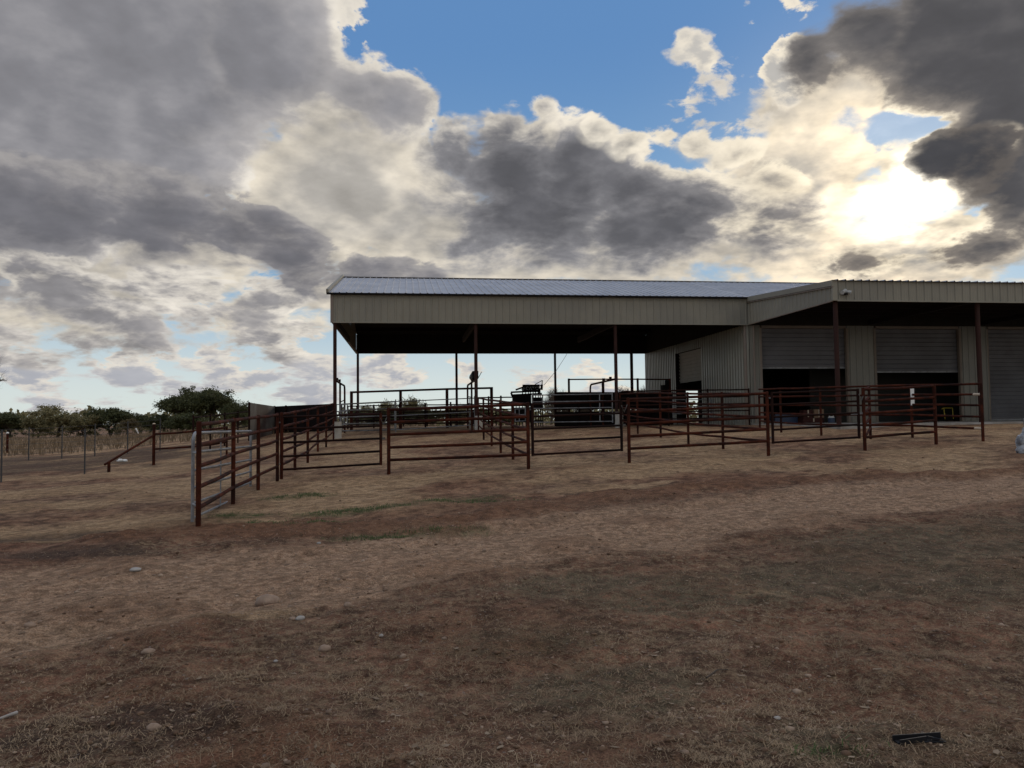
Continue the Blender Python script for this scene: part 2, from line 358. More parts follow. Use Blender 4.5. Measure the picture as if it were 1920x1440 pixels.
M = dict(
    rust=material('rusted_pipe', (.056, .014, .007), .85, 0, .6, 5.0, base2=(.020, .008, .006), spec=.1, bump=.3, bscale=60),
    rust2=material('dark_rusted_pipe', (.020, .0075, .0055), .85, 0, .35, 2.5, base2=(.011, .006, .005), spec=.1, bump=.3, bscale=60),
    primer=material('red_primer_steel', (.030, .009, .006), .8, 0, .25, 2.0),
    galv=material('galvanised_steel', (.24, .245, .26), .5, .35, .2, 9.0, base2=(.15, .15, .155), bump=.1),
    galvdark=material('weathered_galvanised_steel', (.17, .175, .18), .55, .3, .2, 6.0, base2=(.08, .075, .07)),
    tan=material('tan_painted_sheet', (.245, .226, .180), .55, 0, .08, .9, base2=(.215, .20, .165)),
    tanwall=material('shaded_tan_wall', (.175, .163, .132), .33, 0, .1, 1.0, base2=(.15, .14, .117), spec=.6),  # the fascia's tan, darkened in colour for the shade under the overhang
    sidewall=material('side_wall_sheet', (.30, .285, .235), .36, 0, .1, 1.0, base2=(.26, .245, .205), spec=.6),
    slat=material('pale_slat_door', (.40, .39, .365), .5, 0, .08, 1.5),
    header=material('shaded_header', (.022, .018, .015), .85, 0, .2, 2.0),  # near black in colour for the shade under the overhang
    trim=material('brown_trim', (.200, .160, .130), .5, 0, .1, 2.0),
    roof=material('bare_metal_roof', (.43, .42, .425), .46, .5, .10, 1.5, base2=(.36, .352, .358)),
    under=material('shaded_underside', (.018, .016, .014), .9, 0, .15, 1.0),  # bare metal sheet coloured near black to carry the shade under the roofs
    purlin=material('shaded_primed_purlin', (.016, .010, .009), .75, 0, .2, 1.0),  # primer darkened so the steel sinks into the roof's shade
    door=material('grey_roll_door', (.135, .132, .142), .5, 0, .10, 1.5, base2=(.110, .107, .114)),
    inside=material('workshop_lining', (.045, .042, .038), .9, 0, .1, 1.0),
    concrete=material('concrete', (.33, .31, .28), .9, 0, .2, 2.5, base2=(.24, .21, .18), bump=.3),
    pier=material('pale_concrete', (.42, .40, .36), .9, 0, .15, 4.0, base2=(.30, .27, .23), bump=.3),
    black=material('black_steel', (.010, .010, .012), .8, 0, .3, 3.0, base2=(.018, .014, .012), spec=.08),
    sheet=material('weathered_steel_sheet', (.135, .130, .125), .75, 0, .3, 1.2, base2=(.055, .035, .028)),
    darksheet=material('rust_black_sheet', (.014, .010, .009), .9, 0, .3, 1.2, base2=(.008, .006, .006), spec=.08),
    white=material('white_paint', (.72, .72, .70), .5, 0, .05, 5.0),
    lampwhite=material('weathered_white', (.36, .36, .35), .6, 0, .05, 5.0),
    cream=material('sawn_pipe_end', (.50, .41, .31), .7, 0, .1, 8.0),
    letter=material('pale_lettering', (.30, .31, .32), .6, 0, .05, 8.0),
    card=material('cardboard', (.24, .15, .095), .85, 0, .1, 5.0),
    redbox=material('red_carton', (.05, .014, .011), .8, 0, .1, 5.0),
    blue=material('blue_plastic', (.045, .065, .12), .45, 0, .1, 5.0),
    yellow=material('yellow_paint', (.50, .36, .05), .5, 0, .1, 5.0),
    plastic=material('black_plastic', (.012, .012, .014), .60, 0, .2, 20.0, spec=.2),
    wrap=material('grey_wrapping', (.36, .37, .39), .9, 0, .35, 14.0, base2=(.13, .13, .14), bump=.8, bscale=30),
    wire=material('fence_wire', (.07, .07, .07), .6, .2, .1, 3.0),
    tpost=material('steel_fence_post', (.055, .055, .055), .8, 0, .2, 3.0),
    bark=material('tree_bark', (.075, .058, .045), .95, 0, .3, 4.0),
    rock=material('river_rock', (.26, .19, .14), .85, 0, .25, 9.0, base2=(.17, .105, .075), bump=.5, bscale=30),
    greyrock=material('grey_rock', (.30, .28, .26), .85, 0, .2, 9.0, bump=.4, bscale=30),
)
def leaf_mat(name, a, b):
    m = bpy.data.materials.new(name); m.use_nodes = True; t = NT(m.node_tree); bs = m.node_tree.nodes['Principled BSDF']
    g = t.n('ShaderNodeNewGeometry'); r = t.n('ShaderNodeTexNoise'); r.inputs['Scale'].default_value = .8; r.inputs['Detail'].default_value = 5
    t.put(r.inputs['Vector'], g.outputs['Position'])
    f = t.m('ADD', t.m('MULTIPLY', g.outputs['Random Per Island'], .6), t.rng(r.outputs['Fac'], .3, .7, 0, .4))
    t.put(bs.inputs['Base Color'], t.mix(f, a, b)); bs.inputs['Roughness'].default_value = .7; bs.inputs['Specular IOR Level'].default_value = .2
    tr = t.n('ShaderNodeBsdfTranslucent'); t.put(tr.inputs[0], t.mix(f, a, b)); mx = t.n('ShaderNodeMixShader'); mx.inputs[0].default_value = .3
    t.l.new(bs.outputs[0], mx.inputs[1]); t.l.new(tr.outputs[0], mx.inputs[2]); t.l.new(mx.outputs[0], m.node_tree.nodes['Material Output'].inputs[0])
    return m
M['leafdark'] = leaf_mat('dark_oak_leaves', (.035, .042, .018), (.110, .115, .050))
M['leafolive'] = leaf_mat('olive_leaves', (.110, .105, .052), (.26, .22, .110))
M['leafbrown'] = leaf_mat('browning_leaves', (.070, .058, .032), (.16, .125, .062))
M['clod'] = leaf_mat('dirt_clods', (.10, .058, .037), (.24, .150, .095))
M['drygrass'] = leaf_mat('dry_grass', (.17, .115, .070), (.46, .345, .225))
M['fieldgrass'] = leaf_mat('field_grass', (.115, .080, .050), (.245, .178, .110))
M['greengrass'] = leaf_mat('green_grass', (.055, .085, .030), (.12, .15, .060))
M['pebble'] = leaf_mat('pebbles', (.12, .072, .048), (.48, .36, .265))
M['litter'] = leaf_mat('leaf_litter', (.16, .11, .07), (.36, .28, .20))

# ---------------------------------------------------------------- ground
def plan(pts): return [foot(*p).xy for p in pts]
ROAD = plan([(-250, 1215), (0, 1165), (300, 1112), (600, 1070), (900, 1030), (1200, 985), (1500, 948), (1920, 905), (2300, 880)])
ROAD2 = plan([(-200, 1110), (150, 1075), (420, 1060), (760, 1010), (1000, 985)])
RIDGE = plan([(250, 1010), (420, 1000), (620, 990), (820, 985), (1010, 955), (1220, 925), (1420, 905), (1700, 893), (2100, 875)])
def dist(p, line):
    best = 1e9
    for a, b in zip(line, line[1:]):
        e = b - a; t = max(0, min(1, (p - a).dot(e) / e.length_squared)); best = min(best, (a + e * t - p).length)
    return best
GREEN = [(*foot(px, py).xy, rx, ry) for px, py, rx, ry in ((590, 930, .5, .25), (635, 962, .7, .4), (712, 955, .7, .35), (850, 938, .8, .35), (925, 945, .6, .3), (800, 1000, .9, .22), (450, 970, .5, .4), (470, 985, .4, .3), (700, 1003, .7, .2), (1550, 1425, .22, .12), (540, 935, .5, .3), (590, 985, .6, .2))]
DARKS = [(*foot(px, py).xy, rx, ry) for px, py, rx, ry in ((150, 868, 7, 4.5), (20, 880, 5, 5), (260, 850, 4, 5), (-120, 870, 8, 5), (240, 1375, .75, .40), (60, 1010, 1.2, .6), (160, 1040, 1.1, .4))]
PALE = [(*foot(px, py).xy, rx, ry) for px, py, rx, ry in ((1120, 920, 1.6, .22), (1170, 910, 1.2, .2), (420, 962, .6, .3), (420, 1155, .7, .25), (70, 1190, .9, .3), (1430, 1115, .3, .1))]
OLIVE = [(*foot(px, py).xy, rx, ry) for px, py, rx, ry in ((1750, 1075, 2.2, 1.2), (1450, 1100, 1.5, .8), (1850, 1010, 2.5, 1.2), (1250, 1130, .7, .5), (1150, 1290, .6, .5), (1080, 1100, .8, .5), (980, 1210, .6, .4), (1650, 1400, .8, .4))]
def ell(u, v, lst, n=0.0):
    w = 0.0
    for a, b, rx, ry in lst:
        r = math.hypot((u - a) / rx, (v - b) / ry) + n
        if r < 1.3: w = max(w, 1 - sstep(.45, 1.25, r))
    return w
def fields(u, v):
    """how much road, dry grass, green grass, dark soil and pale sand lies at a point"""
    p = Vector((u, v)); n = noise.noise(Vector((u * .9, v * .9, 3.1))) * .5 + noise.noise(Vector((u * 2.7, v * 2.7, 7.7))) * .3
    road = ridge = 0.0
    if v < 40 and abs(u) < 40:
        dr = min(dist(p, ROAD) - .15, dist(p, ROAD2) + .5); road = 1 - sstep(.75, 1.7, dr + n * .8)
        ridge = 1 - sstep(.15, .8, dist(p, RIDGE) + n * 1.1 + .25 * noise.noise(Vector((u * 5, v * 5, 3)))) * (.55 + .45 * sstep(-.4, .2, noise.noise(Vector((u * .8, v * .8, 31)))))
    pen = sstep(-.5, 1.2, -dist_side(u, v) + n * .8)
    grass = (1 - road) * (1 - pen) * (1 - ridge * .8) * sstep(-.75, .25, n + .18 * noise.noise(Vector((u * .35, v * .35, 1.7))) + .1)
    if u < -3.6 and v > 8: grass *= .35
    if v > 46: grass = 1.0
    green = ell(u, v, GREEN, n * .6); dark = ell(u, v, DARKS, n * (.5 if v < 18 else 1.3)); pale = ell(u, v, PALE, n * .7)
    return road, grass, green, dark, max(pale, pen * (.30 + .65 * sstep(-.35, .30, noise.noise(Vector((u * .33, v * .40, 21))) + n * .6))), ridge
def dist_side(u, v):
    """signed distance in front of the windrow of graded soil (positive on the photographer's side)"""
    best = 1e9; sg = 1
    p = Vector((u, v))
    for a, b in zip(RIDGE, RIDGE[1:]):
        e = b - a; t = max(0, min(1, (p - a).dot(e) / e.length_squared)); q = a + e * t; dd = (p - q).length
        if dd < best: best = dd; sg = 1 if e.x * (p - a).y - e.y * (p - a).x < 0 else -1
    return best * sg
def relief(u, v, f=None):
    d = math.hypot(u, v)
    a = 1 - sstep(25, 60, d)
    if a <= 0: return noise.noise(Vector((u * .02, v * .02, 0))) * .12 * sstep(60, 120, d)
    road, grass, green, dark, pale, ridge = f or fields(u, v)
    h = noise.noise(Vector((u * .45, v * .45, 0))) * .05 + noise.noise(Vector((u * 1.6, v * 1.6, 4))) * .034 * (1 - .7 * sstep(14, 30, d)) * (1.2 - road * .7)
    rough = .45 + .8 * grass + .9 * ridge + .4 * dark - .25 * pale
    h += noise.noise(Vector((u * 4.7, v * 4.7, 9))) * .024 * rough * (1 - sstep(8, 15, d))
    if d < 18: h += (noise.noise(Vector((u * 11, v * 11, 2))) * .015 + abs(noise.noise(Vector((u * 21, v * 21, 5)))) * .010) * rough * (1 - sstep(9, 18, d))
    h += ridge * (.06 + .05 * noise.noise(Vector((u * 2.2, v * 2.2, 8))))
    if road > .02 and d < 30:
        q = Vector((u, v)); w = dist(q, ROAD); rut = math.exp(-((w - .80) / .20) ** 2); sh = math.exp(-((w - 1.25) / .22) ** 2)
        h += sh * .028 - rut * .040 * (.7 + .6 * noise.noise(Vector((u * 1.3, v * 1.3, 12)))) + rut * .012 * math.sin((u * .9 + v * .3) * 26)
    h -= road * .02
    return h * a
def surf(u, v): return ground(u, v) + relief(u, v)

def build_ground():
    us, vs = [], []
    x = 0.0; st = .055
    while x < 6000: us.append(x); st = .055 if x < 5.5 else min(st * 1.055, 400); x += st
    us = sorted(set([-a for a in us] + us)); us = [a + 1.0 for a in us]
    y = -8.0
    while y < 9000:
        vs.append(y); y += 1.0 if y < 1.8 else max(.04, .0115 * y) if y < 60 else .05 * y
    nu = len(us); verts = []; cols = []; cols2 = []
    for v in vs:
        for u in us:
            f = fields(u, v) if math.hypot(u, v) < 130 else (0, 1, 0, 0, 0, 0)
            verts.append((u, v, ground(u, v) + relief(u, v, f)))
            cols += (f[0], f[1], f[2], ell(u, v, OLIVE, .3 * noise.noise(Vector((u * 1.5, v * 1.5, 6)))) if v < 30 else 0); cols2 += (f[3], f[4], f[5], 1)
    faces = [(j * nu + i, j * nu + i + 1, (j + 1) * nu + i + 1, (j + 1) * nu + i) for j in range(len(vs) - 1) for i in range(nu - 1)]
    m = bpy.data.meshes.new('ground'); m.from_pydata(verts, [], faces)
    m.polygons.foreach_set('use_smooth', [True] * len(faces))
    a = m.color_attributes.new('cover', 'FLOAT_COLOR', 'POINT'); a.data.foreach_set('color', cols)
    a = m.color_attributes.new('soil', 'FLOAT_COLOR', 'POINT'); a.data.foreach_set('color', cols2)
    o = bpy.data.objects.new('ground', m); C.objects.link(o); o['kind'] = 'structure'
    mt = bpy.data.materials.new('bare_earth'); mt.use_nodes = True; t = NT(mt.node_tree); b = mt.node_tree.nodes['Principled BSDF']
    P = t.n('ShaderNodeNewGeometry').outputs['Position']
    cv = t.n('ShaderNodeVertexColor', layer_name='cover'); c1, olive = cv.outputs[0], cv.outputs[1]; c2 = t.n('ShaderNodeVertexColor', layer_name='soil').outputs[0]
    def sep(c): x = t.n('ShaderNodeSeparateColor'); t.put(x.inputs[0], c); return x.outputs
    road, grass, green = sep(c1)[0], sep(c1)[1], sep(c1)[2]; dark, pale, ridge = sep(c2)[0], sep(c2)[1], sep(c2)[2]
    n0 = t.noise(P, .55, 5, .55, .6).outputs['Fac']; n1 = t.noise(P, 2.6, 8, .62, .3).outputs['Fac']; n2 = t.noise(P, 17, 8, .68).outputs['Fac']; n3 = t.noise(P, 85, 5, .7).outputs['Fac']
    def broken(mask, k=1.0, w=.16, nn=None):
        # the edge of every patch frays into the next
        q = t.m('ADD', mask, t.m('MULTIPLY', t.m('SUBTRACT', n1 if nn is None else nn, .5), k))
        q = t.m('ADD', q, t.m('MULTIPLY', t.m('SUBTRACT', n2, .5), k * .55))
        return t.rng(q, .5 - w, .5 + w)
    road, pale, ridge, dark, olive = broken(road, 1.2, .50), broken(pale, 1.1, .50), broken(ridge, 1.1, .38), broken(dark, 1.2, .40), broken(olive, 1.1, .45)
    # soil: brown to brick red in drifts
    col = t.mix(t.rng(n0, .38, .62), (.190, .108, .071), (.212, .104, .064))
    col = t.mix(t.rng(n1, .36, .66), t.v('SCALE', col, sc=.55), t.v('SCALE', col, sc=1.32))
    sand = t.mix(t.rng(t.m('ADD', t.m('MULTIPLY', n1, .6), t.m('MULTIPLY', n2, .4)), .34, .64), (.285, .178, .098), (.480, .330, .192))
    col = t.mix(t.m('MULTIPLY', pale, .92), col, sand)
    gravel = t.mix(t.rng(n2, .35, .65), (.270, .166, .102), (.480, .325, .214))
    col = t.mix(t.m('MULTIPLY', road, .9), col, gravel)
    straw = t.mix(t.rng(n2, .38, .64), (.130, .086, .052), (.330, .238, .148))
    col = t.mix(t.m('MULTIPLY', grass, t.rng(n2, .42, .60, 0, .75)), col, straw)
    col = t.mix(t.m('MULTIPLY', olive, t.rng(n2, .34, .62, .25, .9)), col, t.mix(n1, (.085, .068, .042), (.190, .155, .098)))
    col = t.mix(t.m('MULTIPLY', green, t.rng(n2, .40, .58, .12, .85)), col, (.070, .086, .036))
    col = t.mix(t.m('MULTIPLY', ridge, .75), col, t.mix(n2, (.130, .062, .034), (.240, .128, .072)))
    col = t.mix(t.m('MULTIPLY', dark, t.rng(n1, .3, .6, .35, .80)), col, t.mix(n2, (.040, .026, .020), (.095, .064, .048)))
    col = t.mix(t.rng(n3, .30, .72), t.v('SCALE', col, sc=.42), t.v('SCALE', col, sc=1.45))  # fine speckle: small shadows of clods and gravel put into the colour
    n4 = t.noise(P, 7.5, 5, .6, .5).outputs['Fac']
    col = t.v('SCALE', col, sc=t.rng(n4, .32, .66, .66, 1.22))  # mottling in the colour stands for shadows between grass tufts
    # single grains and small stones
    vo = t.n('ShaderNodeTexVoronoi', feature='F1'); t.put(vo.inputs['Vector'], P); vo.inputs['Scale'].default_value = 26
    st = t.m('MULTIPLY', t.rng(vo.outputs['Distance'], .30, .16), t.rng(sep(vo.outputs['Color'])[0], .80, .86))
    col = t.mix(t.m('MULTIPLY', st, .8), col, t.mix(sep(vo.outputs['Color'])[1], (.16, .11, .085), (.36, .30, .25)))
    t.put(b.inputs['Base Color'], col); b.inputs['Roughness'].default_value = .95; b.inputs['Specular IOR Level'].default_value = .12
    hgt = t.m('ADD', t.m('MULTIPLY', n2, 1.0), t.m('ADD', t.m('MULTIPLY', n3, .35), t.m('MULTIPLY', st, .35)))
    bp = t.n('ShaderNodeBump'); bp.inputs['Strength'].default_value = 1.0; bp.inputs['Distance'].default_value = .06
    t.put(bp.inputs['Height'], hgt); t.put(b.inputs['Normal'], bp.outputs[0])
    m.materials.append(mt)
build_ground()

# ---------------------------------------------------------------- open-sided barn
UL, UR, V0, V1 = -3.186, 15.114, 32.63, 47.66
VM = (V0 + V1) / 2
ZB, ZT, ZR = 4.201 + EYE, 5.414 + EYE, 7.45 + EYE
UX = 46.0                                            # the steel roof runs on over the workshop
barn = thing('open_barn', 'open-sided steel barn with tan fascia and bare metal gable roof over the cattle pens', 'barn', (UL, V0, ground(UL, V0)))
SL = math.hypot(VM - V0, ZR - ZT)
dn = Vector((0, VM - V0, ZR - ZT)) / SL
n_f = Vector((0, -(ZR - ZT), VM - V0)) / SL; n_b = Vector((0, ZR - ZT, VM - V0)) / SL
b = MB().ribbed((UL - .14, V0 - .10, ZT + .03 - .10 * (ZR - ZT) / (VM - V0)), (1, 0, 0), UR - UL + .14, dn * (SL + .10), n_f, phase=.12)
b.ribbed((UR, V1 + .10, ZT + .03 - .10 * (ZR - ZT) / (VM - V0)), (-1, 0, 0), UR - UL + .14, Vector((0, -(VM - V0), ZR - ZT)) / SL * (SL + .10), n_b, phase=.12)
roof = b.build('roof', M['roof'], barn)
MB().beam((UL - .16, VM, ZR + .055), (UX, VM, ZR + .055), .34, .016).build('ridge_cap', M['roof'], roof)
for sgn in (-1, 1):
    ve = V0 - .06 if sgn < 0 else V1 + .06
    MB().beam((UL - .17, ve + sgn * .05, ZT + .07), (UL - .17, VM, ZR + .10), .10, .16).build('rake_trim', M['tan'], roof)
# fascia skirts hang from the eaves and the open gable
sk = MB().ribbed((UL, V0, ZB), (1, 0, 0), UR - UL - .02, (0, 0, ZT - ZB - .03), (0, -1, 0), phase=.16).build('fascia', M['tan'], barn)
MB().box((UL - .05, V0 - .045, ZB - .02), (UL + .06, V0 + .05, ZT - .06)).build('corner_trim', M['trim'], sk)
MB().beam((UL + .06, V0 - .020, ZB - .012), (UR - .03, V0 - .020, ZB - .012), .07, .05).build('bottom_trim', M['tan'], sk)
MB().beam((UL - .2, V0 - .12, ZT - .035), (UR - .02, V0 - .12, ZT - .035), .11, .07).build('eave_trim', M['black'], roof)
MB().ribbed((UR, V1, ZB), (-1, 0, 0), UR - UL, (0, 0, ZT - ZB - .03), (0, 1, 0)).build('fascia', M['tan'], barn)
g = MB().ribbed((UL - .004, V1 - .03, ZB), (0, -1, 0), V1 - V0 - .08, (0, 0, ZT - ZB), (-1, 0, 0))
g.add([(UL, V0, ZT), (UL, VM, ZR), (UL, V1, ZT), (UL + .03, V0, ZT), (UL + .03, VM, ZR), (UL + .03, V1, ZT)], [(0, 1, 2), (5, 4, 3)])
g.build('gable_skirt', M['tan'], barn)
MB().box((UL + .06, V0 + .03, ZB), (UR - .05, V0 + .05, ZT - .06)).build('skirt_shade_sheet', M['under'], barn)  # dark sheet added behind the fascia, standing for the shade inside
MB().box((UL + .06, V1 - .05, ZB), (UR - .05, V1 - .03, ZT + .02)).build('skirt_shade_sheet', M['under'], barn)
MB().beam((UL + .05, V0 + .06, ZB + .04), (UL + .05, V1 - .06, ZB + .04), .12, .12).build('edge_beam', M['trim'], barn)
# underside: purlins and rafters, their shade put into near-black colours
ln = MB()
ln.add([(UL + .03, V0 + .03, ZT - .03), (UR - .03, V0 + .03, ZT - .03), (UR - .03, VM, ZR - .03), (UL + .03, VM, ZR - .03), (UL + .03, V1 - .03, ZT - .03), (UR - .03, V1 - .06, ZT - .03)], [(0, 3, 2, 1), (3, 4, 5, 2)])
ln.build('roof_shade_sheet', M['under'], barn)  # near-black sheet below the metal roof, painted as its shade
for k in range(1, 7):
    for s in (0, 1):
        f_ = k / 7; v = V0 + (VM - V0) * f_ if s == 0 else V1 + (VM - V1) * f_
        MB().box((UL + .05, v - .03, ZT + (ZR - ZT) * f_ - .24), (UR - .06, v + .03, ZT + (ZR - ZT) * f_ - .05)).build('purlin', M['purlin'], barn)
def column_u(px, v): return at_y(px, 700, v).x
CF = [column_u(628, V0 + .12), column_u(892.5, V0 + .12), column_u(1155, V0 + .12)]
CB = [column_u(668, V1 - .12), column_u(856, V1 - .12), column_u(1041, V1 - .12), column_u(1184.5, V1 - .12)]
CF[0] = max(CF[0], UL + .10); CB[0] = max(CB[0], UL + .1)
for u in CF:
    MB().box((u - .06, V0 + .10, ZB - .06), (u + .06, VM, ZB + .22)).build('rafter', M['purlin'], barn)
    gz = surf(u, V0 + .12)
    c = MB().tube([(u, V0 + .12, gz + .62), (u, V0 + .12, ZB + .3)], .075, 14).build('column', M['primer'], barn)
    p = MB(); p.tube([(u + .10, V0 + .12, gz - .4), (u + .10, V0 + .12, gz + .70)], .175, 18); p.build('pier', M['pier'], c)
for i, u in enumerate(CB):
    gz = ground(u, V1)
    MB().tube([(u, V1 - .12, gz - .3), (u, V1 - .12, ZB + .3)], .075 if i < 3 else .10, 12).build('column', M['primer'], barn)
MB().tube([(UR - .13, V0 + .14, 1.0), (UR - .13, V0 + .14, ZB + .2)], .07, 12).build('column', M['trim'], barn)

# ---------------------------------------------------------------- workshop with roll-up doors
VO = V0 - 7.0; ZOT, ZOB = 4.892 + EYE, 4.188 + EYE; SLAB = 1.30
shop = thing('metal_workshop', 'tan metal workshop with grey roll-up doors under a deep front overhang beside the open barn', 'building', (UR, V0, SLAB))
MB().box((UR - .10, VO - .35, SLAB - .6), (UX, V1, SLAB)).build('floor_slab', M['concrete'], shop)
def u_at(px, py=760): return at_y(px, py, V0).x
def v_at(px, py=740): return at_x(px, py, UR).y
# front wall, door by door
DOORS = [(u_at(1428.5), u_at(1592), at_y(1510, 690, V0).z), (u_at(1643.5), u_at(1804), at_y(1720, 697.5, V0).z), (u_at(1855), u_at(1855) + 3.9, SLAB + .02)]
ZD = at_y(1720, 616, V0).z
x = UR + .02
for a, c, _ in DOORS + [(UX, UX, 0)]:
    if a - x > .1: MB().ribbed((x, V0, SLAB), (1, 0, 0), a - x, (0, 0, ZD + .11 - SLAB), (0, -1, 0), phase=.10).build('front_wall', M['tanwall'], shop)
    x = c
MB().box((UR + .02, V0 - .03, ZD + .11), (UX, V0 + .03, ZB + 1.0)).build('header_panel', M['header'], shop)  # upper wall's shade painted as a dark band
for a, c, zb in DOORS:
    d = MB(); n = 22; h = (ZD - zb)
    # interlocking slats: a shallow wave up the curtain
    prof = []; k = max(3, int(h / .19))
    for i in range(k + 1): prof += [(zb + h * i / k, .0), (zb + h * (i + .82) / k, .030)]
    prof = prof[:-1]; vs = []
    for z, o in prof: vs += [(a + .06, V0 + .16 - o, z), (c - .06, V0 + .16 - o, z), (a + .06, V0 + .19, z), (c - .06, V0 + .19, z)]
    fs = []
    for i in range(len(prof) - 1): fs += [(4 * i, 4 * i + 1, 4 * i + 5, 4 * i + 4), (4 * i + 2, 4 * i + 6, 4 * i + 7, 4 * i + 3)]
    fs += [(0, 2, 3, 1)]; d.add(vs, fs); dr = d.build('roll_up_door', M['door'], shop)
    MB().box((a + .05, V0 + .13, zb - .02), (c - .05, V0 + .21, zb + .06)).build('bottom_bar', M['galv'], dr)
    f_ = MB(); f_.box((a - .05, V0 - .035, SLAB), (a + .06, V0 + .12, ZD)); f_.box((c - .06, V0 - .035, SLAB), (c + .05, V0 + .12, ZD)); f_.box((a + .06, V0 - .035, ZD - .02), (c - .06, V0 + .12, ZD + .10))
    f_.build('door_frame', M['trim'], shop)
# side wall facing the pens, with its own half-raised door and a walk door
D0, D1 = v_at(1320), v_at(1271); SD = at_x(1300, 712, UR).z
side = MB()
side.ribbed((UR, D0, SLAB - .5), (0, -1, 0), D0 - V0 - .02, (0, 0, ZB - SLAB + .5), (-1, 0, 0), h=.11, steep=True)
side.ribbed((UR, V1, SLAB - .5), (0, -1, 0), V1 - D1, (0, 0, ZB - SLAB + .5), (-1, 0, 0), h=.11, steep=True)
side.ribbed((UR, D1 - .002, SLAB + 3.95), (0, -1, 0), D1 - D0 - .004, (0, 0, ZB - SLAB - 3.95), (-1, 0, 0), h=.11, steep=True)
side.build('side_wall', M['sidewall'], shop)
MB().add([(UR - .02 + o, v, z) for o in (0, .04) for v, z in ((V0 + .02, ZB + .002), (V0 + .02, ZT), (VM, ZR - .02), (V1 - .02, ZT), (V1 - .02, ZB + .002))], [(0, 1, 2, 3, 4), (9, 8, 7, 6, 5), (0, 4, 9, 5), (0, 5, 6, 1), (1, 6, 7, 2), (2, 7, 8, 3), (3, 8, 9, 4)]).build('gable_wall', M['under'], shop)
MB().box((UR - .10, D1 - .12, SLAB - .4), (UR + .42, D1, SLAB + 3.95)).build('door_jamb', M['darksheet'], shop)
MB().box((UR - .06, D0, SLAB - .4), (UR + .10, D0 + .08, SLAB + 3.95)).build('door_jamb', M['darksheet'], shop)
z0 = at_x(1310, 714, UR + .05).z; d = MB(); k = 9; zt = SLAB + 3.93; vs = []
for i in range(k + 1):
    z = z0 + (zt - z0) * i / k
    vs += [(UR + .05, D0 + .08, z), (UR + .05, D1 - .10, z), (UR + .12, D0 + .08, z + .03), (UR + .12, D1 - .10, z + .03)]
fs = []
for i in range(k): fs += [(4 * i + 2, 4 * i + 3, 4 * i + 5, 4 * i + 4), (4 * i, 4 * i + 1, 4 * i + 3, 4 * i + 2)]
d.add(vs, fs).build('roll_up_door', M['slat'], shop)
w0, w1 = v_at(1341), v_at(1327); zt = at_x(1334, 709, UR).z
wd = MB().box((UR - .075, w0, SLAB), (UR - .02, w1, zt)).build('walk_door', M['door'], shop)
fr = MB(); fr.box((UR - .085, w0 - .06, SLAB), (UR - .012, w0, zt + .06)); fr.box((UR - .085, w1, SLAB), (UR - .012, w1 + .06, zt + .06)); fr.box((UR - .085, w0, zt), (UR - .012, w1, zt + .06)); fr.build('frame', M['trim'], wd)
MB().ball((UR - .10, w1 - .08, SLAB + 1.0), .035).build('knob', M['black'], wd)
# rear wall with a small doorway letting daylight through
ra, rb = at_y(1286, 750, V1).x, at_y(1308.5, 750, V1).x; rz = at_y(1297, 731, V1).z
rw = MB(); rw.box((UR + .02, V1 - .06, SLAB), (ra, V1, ZB + .9)); rw.box((rb, V1 - .06, SLAB), (UX, V1, ZB + .9)); rw.box((ra, V1 - .06, rz), (rb, V1, ZB + .9))
rw.build('rear_wall', M['inside'], shop)
MB().box((UX - .05, V0 + .3, SLAB), (UX, V1 - .06, ZB + .9)).build('end_wall', M['inside'], shop)
cl = MB(); cl.box((UR + .35, V0 + .3, ZB + .30), (UX - .05, V1 - .06, ZB + .36)); cl.build('ceiling', M['inside'], shop)
pt_ = MB(); pt_.box((UR + 4.6, V0 + 3.2, SLAB), (UX - .05, V0 + 3.3, ZB + .30)); pt_.build('partition', M['inside'], shop)
# main roof over the workshop
b = MB().ribbed((UR + .004, V0 - .02, ZT + .03), (1, 0, 0), UX - UR, dn * SL, n_f, phase=.12); b.ribbed((UX, V1 + .10, ZT), (-1, 0, 0), UX - UR, Vector((0, -(VM - V0), ZR - ZT)) / SL * (SL + .1), n_b)
b.build('roof', M['roof'], shop)
# deep overhang on posts
oh = MB(); od = Vector((0, -7.10, ZOT - ZT - .02)); ol = od.length; on = Vector((0, -(ZT - ZOT + .02), 7.10)).normalized()
oh.ribbed((UR - .06, V0 - .02, ZT + .02), (1, 0, 0), UX - UR, od, on, phase=.12, h=.038)
orf = oh.build('overhang_roof', M['roof'], shop)
fa = MB().ribbed((UR, VO, ZOB), (1, 0, 0), UX - UR, (0, 0, ZOT - ZOB - .01), (0, -1, 0), phase=.16).build('overhang_fascia', M['tan'], shop)
MB().box((UR - .06, VO - .045, ZOB - .015), (UR + .12, VO + .05, ZOT + .03)).build('corner_trim', M['tan'], fa)
MB().beam((UR + .12, VO - .018, ZOB - .012), (UX, VO - .018, ZOB - .012), .06, .05).build('bottom_trim', M['tan'], fa)
